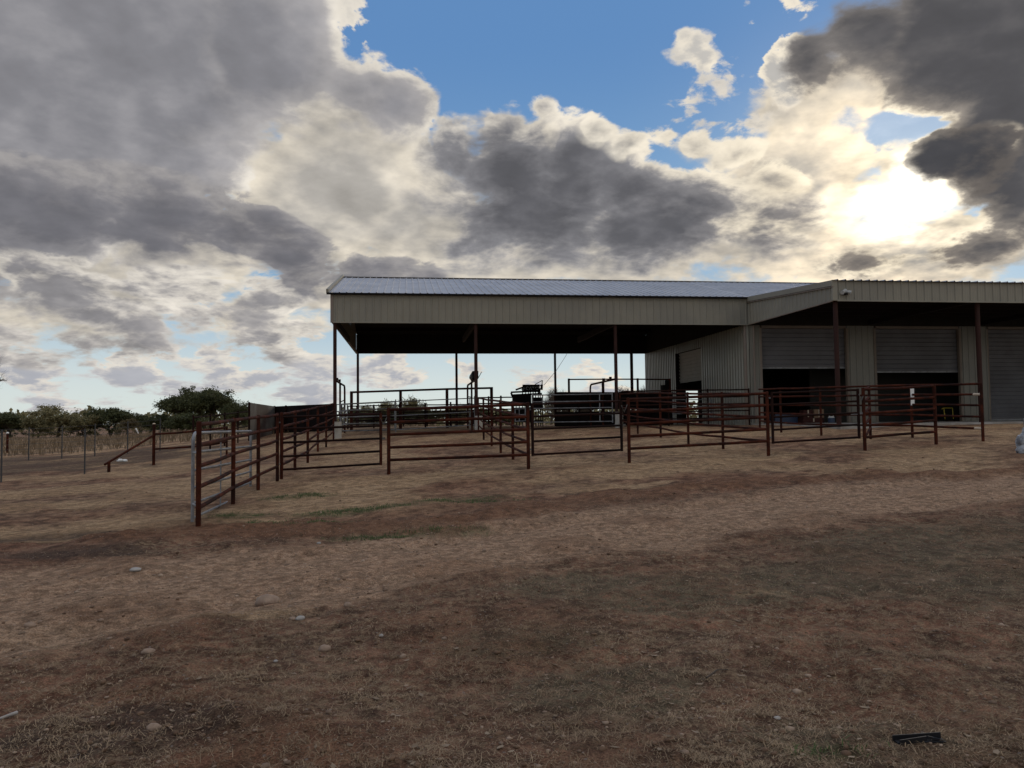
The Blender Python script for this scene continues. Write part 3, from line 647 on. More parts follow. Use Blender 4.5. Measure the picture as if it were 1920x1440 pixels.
# raking side skirt between the barn corner and the overhang corner
rs = MB(); n = 24
zb_ = lambda v: ZB - .01 + (ZOB - ZB) * (V0 - v) / 7.0
zt_ = lambda v: ZT + (ZOT - ZT) * (V0 - v) / 7.0
for i in range(int(6.9 / .305) + 1):
    va = V0 - .04 - i * .305; vb = max(VO + .06, va - .305)
    if va <= VO + .07: break
    prof = [(va, 0), (va - .02, .032), (va - .05, .032), (va - .07, 0), (vb, 0)]; vs = []
    for v, h in prof: v = max(v, vb); vs += [(UR - .01 - h, v, zb_(v)), (UR - .01 - h, v, zt_(v) - .20)]
    rs.add(vs, [(2 * q, 2 * q + 1, 2 * q + 3, 2 * q + 2) for q in range(4)])
rake = rs.build('raking_fascia', M['tan'], shop)
MB().beam((UR - .05, V0 - .02, zt_(V0) - .09), (UR - .05, VO - .05, zt_(VO) - .09), .09, .20).build('rake_trim', M['tan'], rake)
MB().beam((UR - .045, V0 - .02, zt_(V0) - .225), (UR - .045, VO - .05, zt_(VO) - .225), .075, .035).build('shadow_trim', M['trim'], rake)
MB().beam((UR - .03, V0 - .02, zb_(V0) - .01), (UR - .03, VO + .05, zb_(VO) - .01), .06, .04).build('bottom_trim', M['trim'], rake)
so = MB().add([(UR + .02, V0 - .05, ZB + .5), (UX, V0 - .05, ZB + .5), (UX, VO + .05, ZOB + .45), (UR + .02, VO + .05, ZOB + .45)], [(0, 1, 2, 3)]); so.build('soffit', M['under'], shop)
for k in range(1, 6):
    v = VO + 7.0 * k / 6; MB().box((UR + .05, v - .03, ZOB + .24 + .01 * k), (UX, v + .03, ZOB + .44 + .01 * k)).build('purlin', M['purlin'], shop)
PU = [at_y(1568.5, 650, VO + .18).x, at_y(1835, 650, VO + .18).x]; PU.append(PU[1] * 2 - PU[0])
for u in PU:
    MB().tube([(u, VO + .18, SLAB - .5), (u, VO + .18, ZOB + .35)], .085, 14).build('column', M['primer'], shop)
    MB().box((u - .06, VO + .06, ZOB + .02), (u + .06, V0 - .06, ZOB + .23)).build('rafter', M['purlin'], shop)
dp = MB(); q = at_y(1414.5, 700, V0 - .06); dp.tube([(q.x, V0 - .09, ZB - .05), (q.x, V0 - .09, SLAB + .05)], .05, 8); dp.build('downpipe', M['trim'], shop)
# twin-head security light on the overhang fascia
lp = at_y(1584, 547, VO - .05)
sl = thing('security_light', 'small white twin-head security light fixed to the overhang fascia by its corner', 'light', lp)
MB().ball((lp.x, lp.y - .02, lp.z + .02), .085, 12, 8, (1, .6, 1)).build('base', M['lampwhite'], sl)
for s in (-1, 1):
    h = MB(); h.tube([(lp.x + s * .06, lp.y - .04, lp.z), (lp.x + s * .17, lp.y - .12, lp.z - .05)], .045, 12, .075); h.build('lamp_head', M['lampwhite'], sl)
MB().box((lp.x - .05, lp.y - .10, lp.z - .13), (lp.x + .05, lp.y - .02, lp.z - .06)).build('sensor', M['black'], sl)

# ---------------------------------------------------------------- pipe pens
RH = (.33, .615, .90, 1.185, 1.47)
def pipe_fence(name, label, pts, rails=RH, top=1.50, rp=.036, rr=.030, mat='rust', group='rusty pipe fence runs of the pens', ends=(), post_z=None, cat='fence', hide=()):
    """welded pipe fence: posts in the ground and straight rails passing through them"""
    pts = [onground(p) for p in pts]
    t = thing(name, label, cat, pts[0], group)
    for i, p in enumerate(pts):
        if i in hide: continue
        h = top if post_z is None else post_z[i] - p.z
        b = MB().tube([(p.x, p.y, surf(p.x, p.y) - .25), (p.x, p.y, p.z + h)], rp, 12)
        b.ball((p.x, p.y, p.z + h), rp, 10, 6, (1, 1, .45)); b.build('post', M[mat], t)
    for k, h in enumerate(rails):
        line = [Vector((p.x, p.y, p.z + h)) for p in pts]
        full = [line[0]]
        for a, b in zip(line, line[1:]): full += [(a + b) / 2 + Vector((0, 0, random.uniform(-.014, .008))), b]
        line = full
        rl = MB().tube(line, rr, 10).build('rail', M[mat], t)
        if k in ends:
            e = line[-1]; d = (line[-1] - line[-2]).normalized()
            MB().tube([e - d * .22, e + d * .015], rr * 1.12, 10).build('sawn_end', M['cream'], rl)
    return t

def pipe_gate(name, label, p, q, zp, zq, rs=.030, rr=.024, mat='rust', smat=None, group='pipe gates between the pens', braces=(), latch=True, over=.03, cat='gate'):
    """a hung gate: two stiles, straight rails given by their heights at both ends, hinges and a latch"""
    t = thing(name, label, cat, (p[0], p[1], min(zp[0], zq[0])), group)
    smat = smat or mat
    MB().tube([(p[0], p[1], zp[0] - over), (p[0], p[1], zp[-1] + over)], rs, 12).build('stile', M[smat], t)
    MB().tube([(q[0], q[1], zq[0] - over), (q[0], q[1], zq[-1] + over)], rs, 12).build('stile', M[smat], t)
    for a, b in zip(zp, zq): MB().tube([(p[0], p[1], a), (q[0], q[1], b)], rr, 10).build('rail', M[mat], t)
    for s in braces:
        c = Vector((p[0] + (q[0] - p[0]) * s, p[1] + (q[1] - p[1]) * s, 0)); m0 = zp[0] + (zq[0] - zp[0]) * s; m1 = zp[-1] + (zq[-1] - zp[-1]) * s
        MB().tube([(c.x, c.y, m0), (c.x, c.y, m1)], rs * .85, 8).build('brace', M[mat], t)
    if latch:
        e = Vector((q[0] - p[0], q[1] - p[1], 0)).normalized(); z = zq[0] + (zq[-1] - zq[0]) * .5
        MB().beam((q[0] - e.x * .18, q[1] - e.y * .18, z), (q[0] + e.x * .10, q[1] + e.y * .10, z + .01), .03, .05).build('latch', M['galvdark'], t)
        cz = zq[-1] - .10; MB().tube([(q[0], q[1] - .04, cz), (q[0] + e.x * .06, q[1] - .05, cz - .16), (q[0] + e.x * .14, q[1] - .04, cz + .02)], .010, 6).build('chain', M['galvdark'], t)
        for zz in (zp[0] + .12, zp[-1] - .12): MB().tube([(p[0] - e.x * .09, p[1] - e.y * .09, zz), (p[0], p[1], zz)], .016, 8).build('hinge', M['galvdark'], t)
    return t
def zs(px, p, ys): return [z_at(px, y, p) for y in ys]

A = [foot(371.5, 998), foot(437, 950), foot(484, 922), foot(520, 903)]
pipe_fence('pipe_fence', 'rusty four-post pipe fence running back from the nearest post of the pens', A)
hA = A[3] + Vector((.02, .42, 0))
A2 = [hA] + [foot(x, y) for x, y in ((553, 884), (577, 869), (596, 849), (611.5, 839))] + [Vector((CF[0] - .02, V0 - .25, 0))]
pipe_fence('pipe_fence', 'rusty pipe fence between the leftmost pen gate and the left barn column', A2, rr=.031)
P729, P991 = foot(729, 890), foot(991, 880); P1180, P1441, P1622, P1756 = foot(1180, 868), foot(1441, 853), foot(1622, 846), foot(1755.5, 834.5)
P1843 = foot(1843.5, 828)
pipe_fence('pipe_fence', 'rusty front pen panel left of the middle, between the first and second gates', [P729, P991], rp=.040, rr=.034)
pipe_fence('pipe_fence', 'rusty front pen panel right of the middle, between the second and third gates', [P1180, P1441], rp=.040, rr=.034)
pipe_fence('pipe_fence', 'short rusty front pen panel at the right, beside the third gate', [P1622, P1756], rp=.040, rr=.033)
for (pa, xa, xb, ya, yb, lab, sm, gl) in (
    (A[3], 528.5, 714, (880.5, 856, 830, 804, 782), (869.5, 846, 822, 798.5, 776), 'dark rusty pipe gate, leftmost of the three in the front line of pens', 'rust', 0),
    (P991, 999, 1166, (852.5, 827.5, 804.5, 781, 758), (843.5, 819.5, 797.5, 774.5, 752), 'dark rusty pipe gate, middle one of the three in the front line of pens', 'rust2', 0),
    (P1441, 1450, 1612, (829.5, 806, 782, 759, 737), (820, 796, 774, 752, 731), 'dark rusty pipe gate, rightmost of the three in the front line of pens', 'rust2', 0)):
    pb = {714: P729, 1166: P1180, 1612: P1622}[xb]
    a, b = on_line(xa, 850, pa, pb), on_line(xb, 850, pa, pb)
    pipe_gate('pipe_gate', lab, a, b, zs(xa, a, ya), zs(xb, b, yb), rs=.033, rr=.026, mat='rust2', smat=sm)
# dividers running back under the roof
D1_ = [P991] + [foot(x, y) for x, y in ((962, 864), (939, 849), (922, 837), (907, 824))] + [Vector((CF[1] + .05, V0 - .25, 0))]
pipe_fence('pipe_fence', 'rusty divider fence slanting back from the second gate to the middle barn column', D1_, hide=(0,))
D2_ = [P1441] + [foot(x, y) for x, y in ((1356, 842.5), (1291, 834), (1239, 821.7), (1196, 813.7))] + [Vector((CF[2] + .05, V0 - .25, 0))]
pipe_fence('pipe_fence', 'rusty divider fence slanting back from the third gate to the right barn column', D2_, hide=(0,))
D3_ = [foot(1343, 806), foot(1465, 812), foot(1540, 816), foot(1632.5, 824.7)]
B_ = [foot(1425, 806), foot(1465, 811), foot(1540, 816), foot(1711, 820), foot(1843.5, 828)]
pipe_fence('pipe_fence', 'long rusty cross fence before the roll-up doors, pale sawn rail ends at its right', B_, post_z=[z_at(x, y, p) for x, y, p in zip((1425, 1465, 1540, 1711, 1841), (736, 733.5, 730, 723.5, 718.5), B_)], ends=(0, 3), rails=(.33, .63, .92, 1.2, 1.47))
pipe_fence('pipe_fence', 'short rusty return fence behind the right front panel', [P1622, foot(1632.5, 824.7)], hide=(0,))
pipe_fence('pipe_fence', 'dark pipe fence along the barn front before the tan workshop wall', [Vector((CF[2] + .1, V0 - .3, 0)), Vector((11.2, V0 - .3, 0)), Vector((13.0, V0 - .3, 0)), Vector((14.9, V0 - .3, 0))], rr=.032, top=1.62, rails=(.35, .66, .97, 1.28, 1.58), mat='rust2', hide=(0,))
# white tag hanging on the cross fence
tg = on_line(1708.5, 740, B_[2], B_[3])
t = tag(MB().box((tg.x - .055, tg.y - .055, z_at(1708, 760, tg)), (tg.x + .055, tg.y - .045, z_at(1708, 728, tg))).build('white_board', M['white'], None, Vector((tg.x, tg.y, z_at(1708, 760, tg)))), 'narrow white board hanging upright on the cross fence before the second door', 'board')
# swung-open galvanised gate lying along the near fence
ga = at_d(361.5, 900, 11.05); gb = at_d(470, 860, 16.3)
gz = lambda px, p, ys: [z_at(px, y, p) for y in ys]
g = thing('galvanised_gate', 'pale galvanised tube gate swung back along the nearest rusty fence', 'gate', (ga.x, ga.y, ground(ga.x, ga.y)), 'galvanised tube gates')
zl = gz(361.5, ga, (972, 944, 915, 882, 848, 812)); zr_ = gz(470, gb, (921, 905, 884, 862, 837, 808.5))
e = (gb.xy - ga.xy).normalized(); rim = []
for k in range(5):
    an = math.pi / 2 * k / 4; rim.append((ga.x + e.x * .16 * (1 - math.cos(math.pi / 2 - an)) * 1.0, ga.y + e.y * .16 * (1 - math.cos(math.pi / 2 - an)), zl[-1] - .16 + .16 * math.sin(an)))
rim = [(ga.x + e.x * .16 * (1 - math.cos(an)), ga.y + e.y * .16 * (1 - math.cos(an)), zl[-1] - .16 + .16 * math.sin(an)) for an in [math.pi / 2 * k / 5 for k in range(6)]]
MB().tube([(ga.x, ga.y, zl[0] - .05), (ga.x, ga.y, zl[-1] - .2)] + rim + [(gb.x, gb.y, zr_[-1])], .024, 10).build('frame', M['galv'], g)
MB().tube([(gb.x, gb.y, zr_[0]), (gb.x, gb.y, zr_[-1])], .026, 10).build('stile', M['galv'], g)
for a, b in list(zip(zl, zr_))[:-1]: MB().tube([(ga.x, ga.y, a), (gb.x, gb.y, b)], .020, 8).build('rail', M['galv'], g)
m_ = (ga + gb) / 2 - Vector((e.x, e.y, 0)) * .6
MB().tube([(m_.x, m_.y, (zl[0] + zr_[0]) / 2), (m_.x, m_.y, (zl[-1] + zr_[-1]) / 2)], .012, 8).build('brace', M['galv'], g)
for k in (1, 4): MB().tube([(ga.x, ga.y, zl[k]), (A[0].x, A[0].y, zl[k])], .014, 8).build('hinge', M['galv'], g)

# ---------------------------------------------------------------- left of the pens
C0, C1 = foot(288, 872), foot(362, 868)
br = thing('brace_post', 'rusty corner post with a slanting brace down to a short stub post at the left', 'fence post', C0)
zt = z_at(288, 795, C0)
p_ = MB().tube([(C0.x, C0.y, C0.z - .3), (C0.x, C0.y, zt)], .050, 12).build('post', M['rust'], br)
MB().ball((C0.x, C0.y, zt), .052, 10, 6, (1, 1, .6)).build('cap', M['cream'], p_)
S0 = foot(204, 886); MB().tube([(S0.x, S0.y, S0.z - .3), (S0.x, S0.y, z_at(204, 866, S0))], .045, 12).build('stub_post', M['rust'], br)
MB().tube([(C0.x, C0.y, z_at(288, 816, C0)), (S0.x - .12, S0.y, z_at(203, 871, S0))], .036, 10).build('brace', M['rust'], br)
pipe_fence('pipe_fence', 'two-rail rusty fence leading right from the braced corner post', [C0, C1, foot(425, 858)], rails=(z_at(288, 842, C0) - C0.z, z_at(288, 814, C0) - C0.z), top=z_at(288, 812, C0) - C0.z, rp=.034, rr=.034, hide=(0,))
Bp = [foot(x, y) for x, y in ((362, 850), (394, 843), (421, 837), (446, 831), (467, 826))]
pipe_fence('pipe_fence', 'dark pipe fence left of the grey sheet-sided chute', Bp, mat='rust2', post_z=[z_at(x, y, p) for x, y, p in zip((362, 394, 421, 446, 467), (779, 776, 773.5, 770.5, 768.5), Bp)], rails=(.35, .7, 1.05, 1.4))
# sheet-sided pen: the grey end sheet and the dark side
s0 = foot(467.5, 826); s1 = at_d(515, 790, 43.0); s1.z = ground(s1.x, s1.y); s2 = at_d(626, 790, 41.0); s2.z = ground(s2.x, s2.y)
sp = thing('sheeted_pen', 'solid sheet-sided loading pen, grey at its left end and dark along its side', 'pen', s0)
def wallsheet(a, b, za, zb_, th=.05, low=.1):
    a = Vector((a[0], a[1], 0)); b = Vector((b[0], b[1], 0)); n = Vector((-(b - a).y, (b - a).x, 0)).normalized() * th / 2
    ga_, gb_ = ground(a.x, a.y) - low, ground(b.x, b.y) - low
    vs = []
    for s in (-1, 1): vs += [(*(a + n * s).xy, ga_), (*(b + n * s).xy, gb_), (*(b + n * s).xy, zb_), (*(a + n * s).xy, za)]
    return MB().add(vs, [(0, 1, 2, 3), (7, 6, 5, 4), (0, 4, 5, 1), (1, 5, 6, 2), (2, 6, 7, 3), (3, 7, 4, 0)])
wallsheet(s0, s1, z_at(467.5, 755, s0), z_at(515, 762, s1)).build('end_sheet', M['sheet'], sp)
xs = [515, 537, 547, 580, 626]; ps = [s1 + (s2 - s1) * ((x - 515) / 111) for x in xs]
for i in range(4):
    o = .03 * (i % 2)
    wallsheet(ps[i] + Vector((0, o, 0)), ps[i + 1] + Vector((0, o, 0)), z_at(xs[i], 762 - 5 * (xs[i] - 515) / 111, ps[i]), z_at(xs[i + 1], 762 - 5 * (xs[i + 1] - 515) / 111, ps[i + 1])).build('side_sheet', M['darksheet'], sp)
for p, x, y in ((s0, 467.5, 754), (s1, 515, 761), (ps[1], 537, 760)): MB().tube([(p.x, p.y - .06, ground(p.x, p.y) - .2), (p.x, p.y - .06, z_at(x, y, p))], .05, 10).build('post', M['rust2'], sp)
# wire stock fence across the left field
wf = thing('wire_fence', 'thin wire stock fence with steel posts crossing the left field', 'fence', foot(100, 862))
n_ = 11
W0, W1 = foot(-330, 872), foot(300, 846)
wp = [onground(W0 + (W1 - W0) * (k / (n_ - 1))) for k in range(n_)]
for k, p in enumerate(wp):
    MB().beam((p.x, p.y, p.z - .3), (p.x, p.y, p.z + 1.45), .038, .038, (0, 1, 0)).build('post', M['tpost'], wf)
for h in (.12, .3, .5, .72, .95, 1.18, 1.38):
    MB().tube([(p.x, p.y - .03, p.z + h) for p in wp], .006, 4).build('wire', M['wire'], wf)
rp = foot(13.5, 849)
r_ = thing('wooden_post', 'rust brown post with a white cap at the far left edge of the field', 'fence post', rp)
zt = z_at(13.5, 812, rp); q_ = MB().tube([(rp.x, rp.y, rp.z - .3), (rp.x, rp.y, zt)], .065, 10).build('post', M['rust'], r_)
MB().ball((rp.x, rp.y, zt), .075, 10, 6, (1, 1, .9)).build('cap', M['white'], r_)
for x, by, ty, lab in ((158.5, 889, 804, 'thin grey steel post alone in the dark soil of the left field'), (2, 905, 806, 'blurred grey steel post at the left edge of the picture')):
    p = foot(x, by); m = MB().beam((p.x, p.y, p.z - .2), (p.x, p.y, z_at(x, ty, p)), .034, .032, (0, 1, 0))
    m.beam((p.x, p.y - .04, z_at(x, ty, p) - .12), (p.x, p.y - .04, z_at(x, ty, p) - .02), .03, .02)
    tag(m.build('steel_post', M['tpost'], None, p), lab, 'fence post')

# ---------------------------------------------------------------- under the barn roof
def hoop(u, lab, px2, py1, py2):
    """overhead gate frame running back from a front column"""
    va, vb = V0 + .12, V0 + 5.0; zt = (EYE + 1.76)
    t = thing('overhead_gate_frame', lab, 'gate frame', (u, va, ground(u, va)), 'overhead gate frames behind the barn columns')
    MB().tube([(u, va, zt + .02), (u, vb - .25, zt), (u, vb - .07, zt - .06), (u, vb, zt - .24), (u, vb, ground(u, vb) - .2)], .045, 10).build('frame', M['rust'], t)
    MB().tube([(u, va + 2.4, zt + .01), (u, va + 2.4, ground(u, va) - .1)], .045, 10).build('post', M['rust'], t)
    for s in (.9, 2.1): MB().box((u - .05, va + s, zt + .05), (u + .05, va + s + .12, zt + .17)).build('bracket', M['rust2'], t)
    for k in range(5):
        h = .3 + .32 * k; MB().tube([(u, va + 2.4, ground(u, va) + h), (u, vb, ground(u, vb) + h)], .024, 8).build('rail', M['rust2'], t)
    return t
hoop(CF[0], 'rusty overhead gate frame behind the left barn column', 0, 0, 0)
hm = hoop(CF[1], 'rusty overhead gate frame behind the middle barn column, carrying a winch', 0, 0, 0)
hoop(CF[2], 'rusty overhead gate frame behind the right barn column', 0, 0, 0)
wq = at_y(884.5, 705, V0 + 1.6); wn = thing('winch', 'dark winch motor on the overhead gate frame by the middle column', 'winch', (CF[1], V0 + 1.3, EYE + 1.9))
MB().tube([(CF[1], V0 + .9, EYE + 2.05), (CF[1], V0 + 2.0, EYE + 1.98)], .15, 12).build('drum', M['galvdark'], wn)
MB().box((CF[1] - .12, V0 + .3, EYE + 1.84), (CF[1] + .12, V0 + .9, EYE + 2.16)).build('motor', M['black'], wn)
MB().tube([(CF[1] + .05, V0 + .3, EYE + 1.75), (CF[1] + .26, V0 + .3, EYE + 2.12)], .014, 8).build('lever', M['rust2'], wn)
# tall overhead pipe alley at the back
def tall(label, pxs, ytop, v, mat='rust', r=.05, cap=0):
    ps_ = [at_y(x, y, v) for x, y in zip(pxs, ytop)]
    t = thing('overhead_pipe_rail', label, 'pipe frame', (ps_[0].x, v, ground(ps_[0].x, v)), 'overhead pipe rails of the back alley')
    MB().tube(ps_, r * .75, 10).build('top_rail', M[mat], t)
    for i, p in enumerate(ps_):
        MB().box((p.x - r, v - r, ground(p.x, v) - .2), (p.x + r, v + r, p.z + .05)).build('post', M[mat], t)
    return t
tall('long overhead pipe rail on square posts behind the left bays of the barn', (659, 751, 838, 921.5), (735.5, 732.5, 729.5, 727.5), V0 + 8.5, r=.075)
tall('overhead pipe rail behind the right bays, reaching to the corrugated wall', (1066.5, 1131, 1195.5, 1256), (711.5, 711, 711, 711.5), V0 + 8.0, mat='rust', r=.05)
# pens at the back of the barn
def back_fence(label, xa, xb, ya, yb, v, n, mat='rust2', nr=6, rr=.035):
    a, b = at_y(xa, ya, v), at_y(xb, yb, v); ps_ = [Vector((a.x + (b.x - a.x) * k / (n - 1), v, 0)) for k in range(n)]
    pz = [a.z + (b.z - a.z) * k / (n - 1) for k in range(n)]; h = a.z - ground(a.x, v)
    return pipe_fence('pipe_fence', label, ps_, rails=[h * (.2 + .8 * k / (nr - 1)) - .02 for k in range(nr)], post_z=pz, mat=mat, rr=rr, rp=.05)
back_fence('dark six-rail pipe fence across the back of the left bay', 652, 892, 761, 752.5, V0 + 12.0, 6)
back_fence('dark pipe fence across the back of the middle bay up to the squeeze chute', 893, 962, 745, 741, V0 + 8.2, 4, mat='rust', nr=5)
back_fence('dark pipe fence far behind the left bay', 668, 930, 771, 768, V1 + 3.5, 7, nr=5)
def corral_panel(label, xa, xb, ya, yb, v, mat, r=.024, braces=(), foot_=None, grp='portable tube corral panels under the roof', va=None):
    a = at_y(xa, 780, v); b = at_y(xb, 780, va or v)
    return pipe_gate('corral_panel', label, a, b, zs(xa, a, ya), zs(xb, b, yb), rs=r * 1.15, rr=r, mat=mat, group=grp, braces=braces, latch=False, cat='corral panel', over=foot_ or .02)
corral_panel('pale galvanised corral panel standing in the left bay before the middle column', 742, 890, (817, 806, 793.5, 779.5, 766, 753), (806, 796.5, 785, 772, 759.5, 746.5), V0 + 3.6, 'galv', braces=(.94,), foot_=.10)
corral_panel('dark weathered corral panel right behind the left barn column', 640.5, 741, (808, 795, 782.5, 770, 758), (806, 793, 779, 765.5, 753), V0 + 2.8, 'galvdark', r=.034)
corral_panel('short upright galvanised panel tucked behind the left concrete pier', 631, 651, (797, 784, 771.5, 758.5), (796, 783, 770.5, 758), V0 + 1.2, 'galv', r=.02, braces=(.35, .7))
corral_panel('long pale galvanised corral panel before the dark solid alley', 998.5, 1148.5, (792, 779.5, 766, 753.5, 741), (790, 777, 764, 751.5, 738.5), V0 + 1.9, 'galv', r=.026, braces=(.84,), foot_=.06)
corral_panel('small galvanised panel seen through the divider in front of the squeeze chute', 966, 985, (790, 778, 767), (789, 777, 766), V0 + 2.8, 'galv', r=.022, braces=(.4,))
corral_panel('grey tube panel standing before the open side door of the workshop', 1262, 1335, (788, 776, 762, 749.5), (788, 775, 762, 749.5), V0 + 1.0, 'galvdark', r=.022, braces=(.96,))
al = thing('solid_alley', 'dark solid-sided cattle alley with a straight top edge at the right of the barn', 'cattle alley', (at_y(1040, 790, V0 + 6).x, V0 + 6, ground(6, V0 + 6)))
xa = [at_y(x, 737, V0 + 6).x for x in (1040, 1085, 1128, 1172, 1216, 1262)]
for i in range(5):
    za, zb_ = at_y(1040, 737.3, V0 + 6).z, at_y(1216, 738, V0 + 6).z; k = i / 5; gz_ = ground(xa[i], V0 + 6)
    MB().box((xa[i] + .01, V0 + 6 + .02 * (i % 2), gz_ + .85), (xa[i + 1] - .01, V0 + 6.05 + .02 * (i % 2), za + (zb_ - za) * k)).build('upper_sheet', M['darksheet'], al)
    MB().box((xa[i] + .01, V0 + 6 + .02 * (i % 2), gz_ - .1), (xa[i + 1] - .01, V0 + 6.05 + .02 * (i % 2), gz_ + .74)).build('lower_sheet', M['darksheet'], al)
    MB().box((xa[i] - .04, V0 + 5.9, gz_ - .2), (xa[i] + .04, V0 + 5.99, za)).build('post', M['rust2'], al)
MB().tube([(xa[0], V0 + 6, za + .02), (xa[-1], V0 + 6, zb_ + .02)], .045, 8).build('top_rail', M['rust2'], al)
# squeeze chute with its lettered head board
cv = V0 + 7.2
def cp(px, py, dv=0.0): return at_y(px, py, cv + dv)
ch = thing('squeeze_chute', 'black cattle squeeze chute with a lettered head board and levers on top', 'squeeze chute', (cp(985, 790).x, cv, ground(cp(985, 790).x, cv)))
a, b_ = cp(980, 735.5), cp(1011.5, 721)
hb = MB().box((a.x, cv - .06, a.z), (b_.x, cv + .06, b_.z)).build('head_board', M['black'], ch)
fc = bpy.data.curves.new('sign_lettering', 'FONT'); fc.body = 'Q-CATCH'; fc.align_x = 'CENTER'; fc.align_y = 'CENTER'; fc.size = .24; fc.extrude = .004
fo = bpy.data.objects.new('sign_lettering_curve', fc); C.objects.link(fo); bpy.context.view_layer.update()
me = bpy.data.meshes.new_from_object(fo.evaluated_get(bpy.context.evaluated_depsgraph_get())); me.name = 'sign_lettering'
bpy.data.objects.remove(fo); me.materials.clear(); me.materials.append(M['letter'])
lt = bpy.data.objects.new('sign_lettering', me); C.objects.link(lt); lt.parent = hb
me.transform(Matrix.Rotation(math.pi / 2, 4, 'X')); c_ = (a + b_) / 2; lt.location = (c_.x - ch.location.x - .02, -.067, c_.z - ch.location.z - .01)
gz_ = ground(a.x, cv)
for i, (x0, x1, y0, y1, dv) in enumerate(((964, 996, 740, 762, .0), (964, 1000, 766, 792, .03), (998, 1016, 745, 768, .3))):
    p, q = cp(x0, y1, dv), cp(x1, y0, dv); MB().box((p.x, cv + dv - .03, p.z), (q.x, cv + dv + .03, q.z)).build('side_panel', M['black'], ch)
for x in (962, 967, 973, 979, 985, 990.5, 994, 999, 1003.5, 1008.5, 1012, 1016.5):
    p = cp(x, 728 if 978 < x < 1013 else 741); MB().box((p.x - .022, cv - .12, gz_ - .05), (p.x + .022, cv - .08, p.z)).build('upright_bar', M['black'], ch)
for (x0, y0, x1, y1) in ((958, 735.5, 990, 734), (958, 741, 1016, 738), (967, 731, 981, 726), (958, 736, 962, 745), (960, 766, 1018, 764), (960, 790, 1018, 789)):
    MB().beam(cp(x0, y0, -.05), cp(x1, y1, -.05), .07, .09).build('frame_bar', M['rust2'], ch)
MB().beam(cp(1003, 721), cp(1017, 713), .03, .035).build('lever', M['black'], ch)
MB().beam(cp(1016.8, 713), cp(1016.2, 723), .04, .05).build('lever', M['black'], ch)
MB().beam(cp(1016, 721), cp(1015.5, 731), .10, .14).build('lever_housing', M['rust2'], ch)
MB().beam(cp(1011, 723.5), cp(1015, 722.5), .05, .05).build('link', M['black'], ch)
MB().beam(cp(1010, 733), cp(1012, 741), .05, .05).build('link', M['black'], ch)
# guy cable from the roof down to the chute
c0, c1_ = at_y(1063, 664, V1 - .2), cp(1020, 722)
tag(MB().tube([c1_, (Vector(c0) + Vector(c1_)) / 2 - Vector((0, 0, .12)), c0], .012, 5).build('cable', M['wire'], None, c1_), 'thin slanting cable from the squeeze chute up to the barn roof edge', 'cable')
# dark post and electric box by the corrugated wall
p = at_y(1253, 790, V0 + 8.3)
eb = thing('gate_post', 'stout black gate post with a latch box before the back corrugated wall', 'post', (p.x, p.y, ground(p.x, p.y)))
MB().box((p.x - .12, p.y - .12, ground(p.x, p.y) - .2), (p.x + .12, p.y + .12, at_y(1253, 713, p.y).z)).build('post', M['black'], eb)
MB().box((p.x - .34, p.y - .13, at_y(1250, 737, p.y).z), (p.x - .12, p.y + .13, at_y(1250, 722, p.y).z)).build('latch_box', M['black'], eb)

# ---------------------------------------------------------------- things by the workshop doors
def box_thing(px0, px1, py0, py1, v, dep, name, label, mat, cat, z=SLAB):
    a, b = at_y(px0, 780, v), at_y(px1, 780, v); h = at_y(px0, py0, v).z
    t = thing(name, label, cat, ((a.x + b.x) / 2, v, z))
    MB().box((a.x, v, z + .002), (b.x, v + dep, h)).build('body', M[mat], t)
    m = (a.x + b.x) / 2
    MB().box((a.x - .01, v - .012, h + .001), (m - .004, v + dep, h + .012)).build('flap', M[mat], t); MB().box((m + .004, v - .012, h + .001), (b.x + .01, v + dep, h + .014)).build('flap', M[mat], t)
    MB().box((m - .03, v - .006, z + .05), (m + .03, v - .001, h)).build('tape', M['cream'], t)
    return t
VI = V0 + .5
box_thing(1527, 1545, 768, 784, VI + .05, .4, 'cardboard_box', 'tan cardboard box standing on a red carton inside the first raised door', 'card', 'box', at_y(1530, 784, VI).z)
box_thing(1506, 1545, 784.3, 793, VI, .5, 'red_carton', 'low red carton on the slab under the cardboard box', 'redbox', 'box')
box_thing(1507, 1524, 769, 784, VI + .05, .4, 'red_carton', 'upright red carton beside the tan cardboard box inside the first door', 'redbox', 'box', at_y(1510, 784, VI).z)
j = at_y(1559, 792, VI - .3); jt = thing('water_jug', 'small blue and white jug on the slab right of the cardboard boxes', 'jug', (j.x, j.y, SLAB))
MB().tube([(j.x, j.y, SLAB), (j.x, j.y, SLAB + .22)], .15, 14).build('body', M['blue'], jt)
MB().tube([(j.x, j.y, SLAB + .22), (j.x, j.y, SLAB + .30)], .155, 14, .10).build('lid', M['white'], jt)
MB().tube([(j.x - .1, j.y, SLAB + .30), (j.x - .08, j.y, SLAB + .37), (j.x + .08, j.y, SLAB + .37), (j.x + .1, j.y, SLAB + .30)], .015, 8).build('handle', M['white'], jt)
h = at_y(1780, 790, VI); ht = thing('hand_truck', 'yellow-handled hand truck standing inside the second raised door', 'hand truck', (h.x, h.y, SLAB))
for s in (-.22, .22): MB().tube([(h.x + s, h.y, SLAB + .1), (h.x + s, h.y + .05, SLAB + .62)], .022, 8).build('frame_tube', M['yellow'], ht)
MB().tube([(h.x - .36, h.y, SLAB + .58), (h.x - .22, h.y + .05, SLAB + .62), (h.x + .22, h.y + .05, SLAB + .62)], .022, 8).build('handle', M['yellow'], ht)
MB().box((h.x - .26, h.y - .25, SLAB + .01), (h.x + .26, h.y, SLAB + .03)).build('toe_plate', M['rust'], ht)
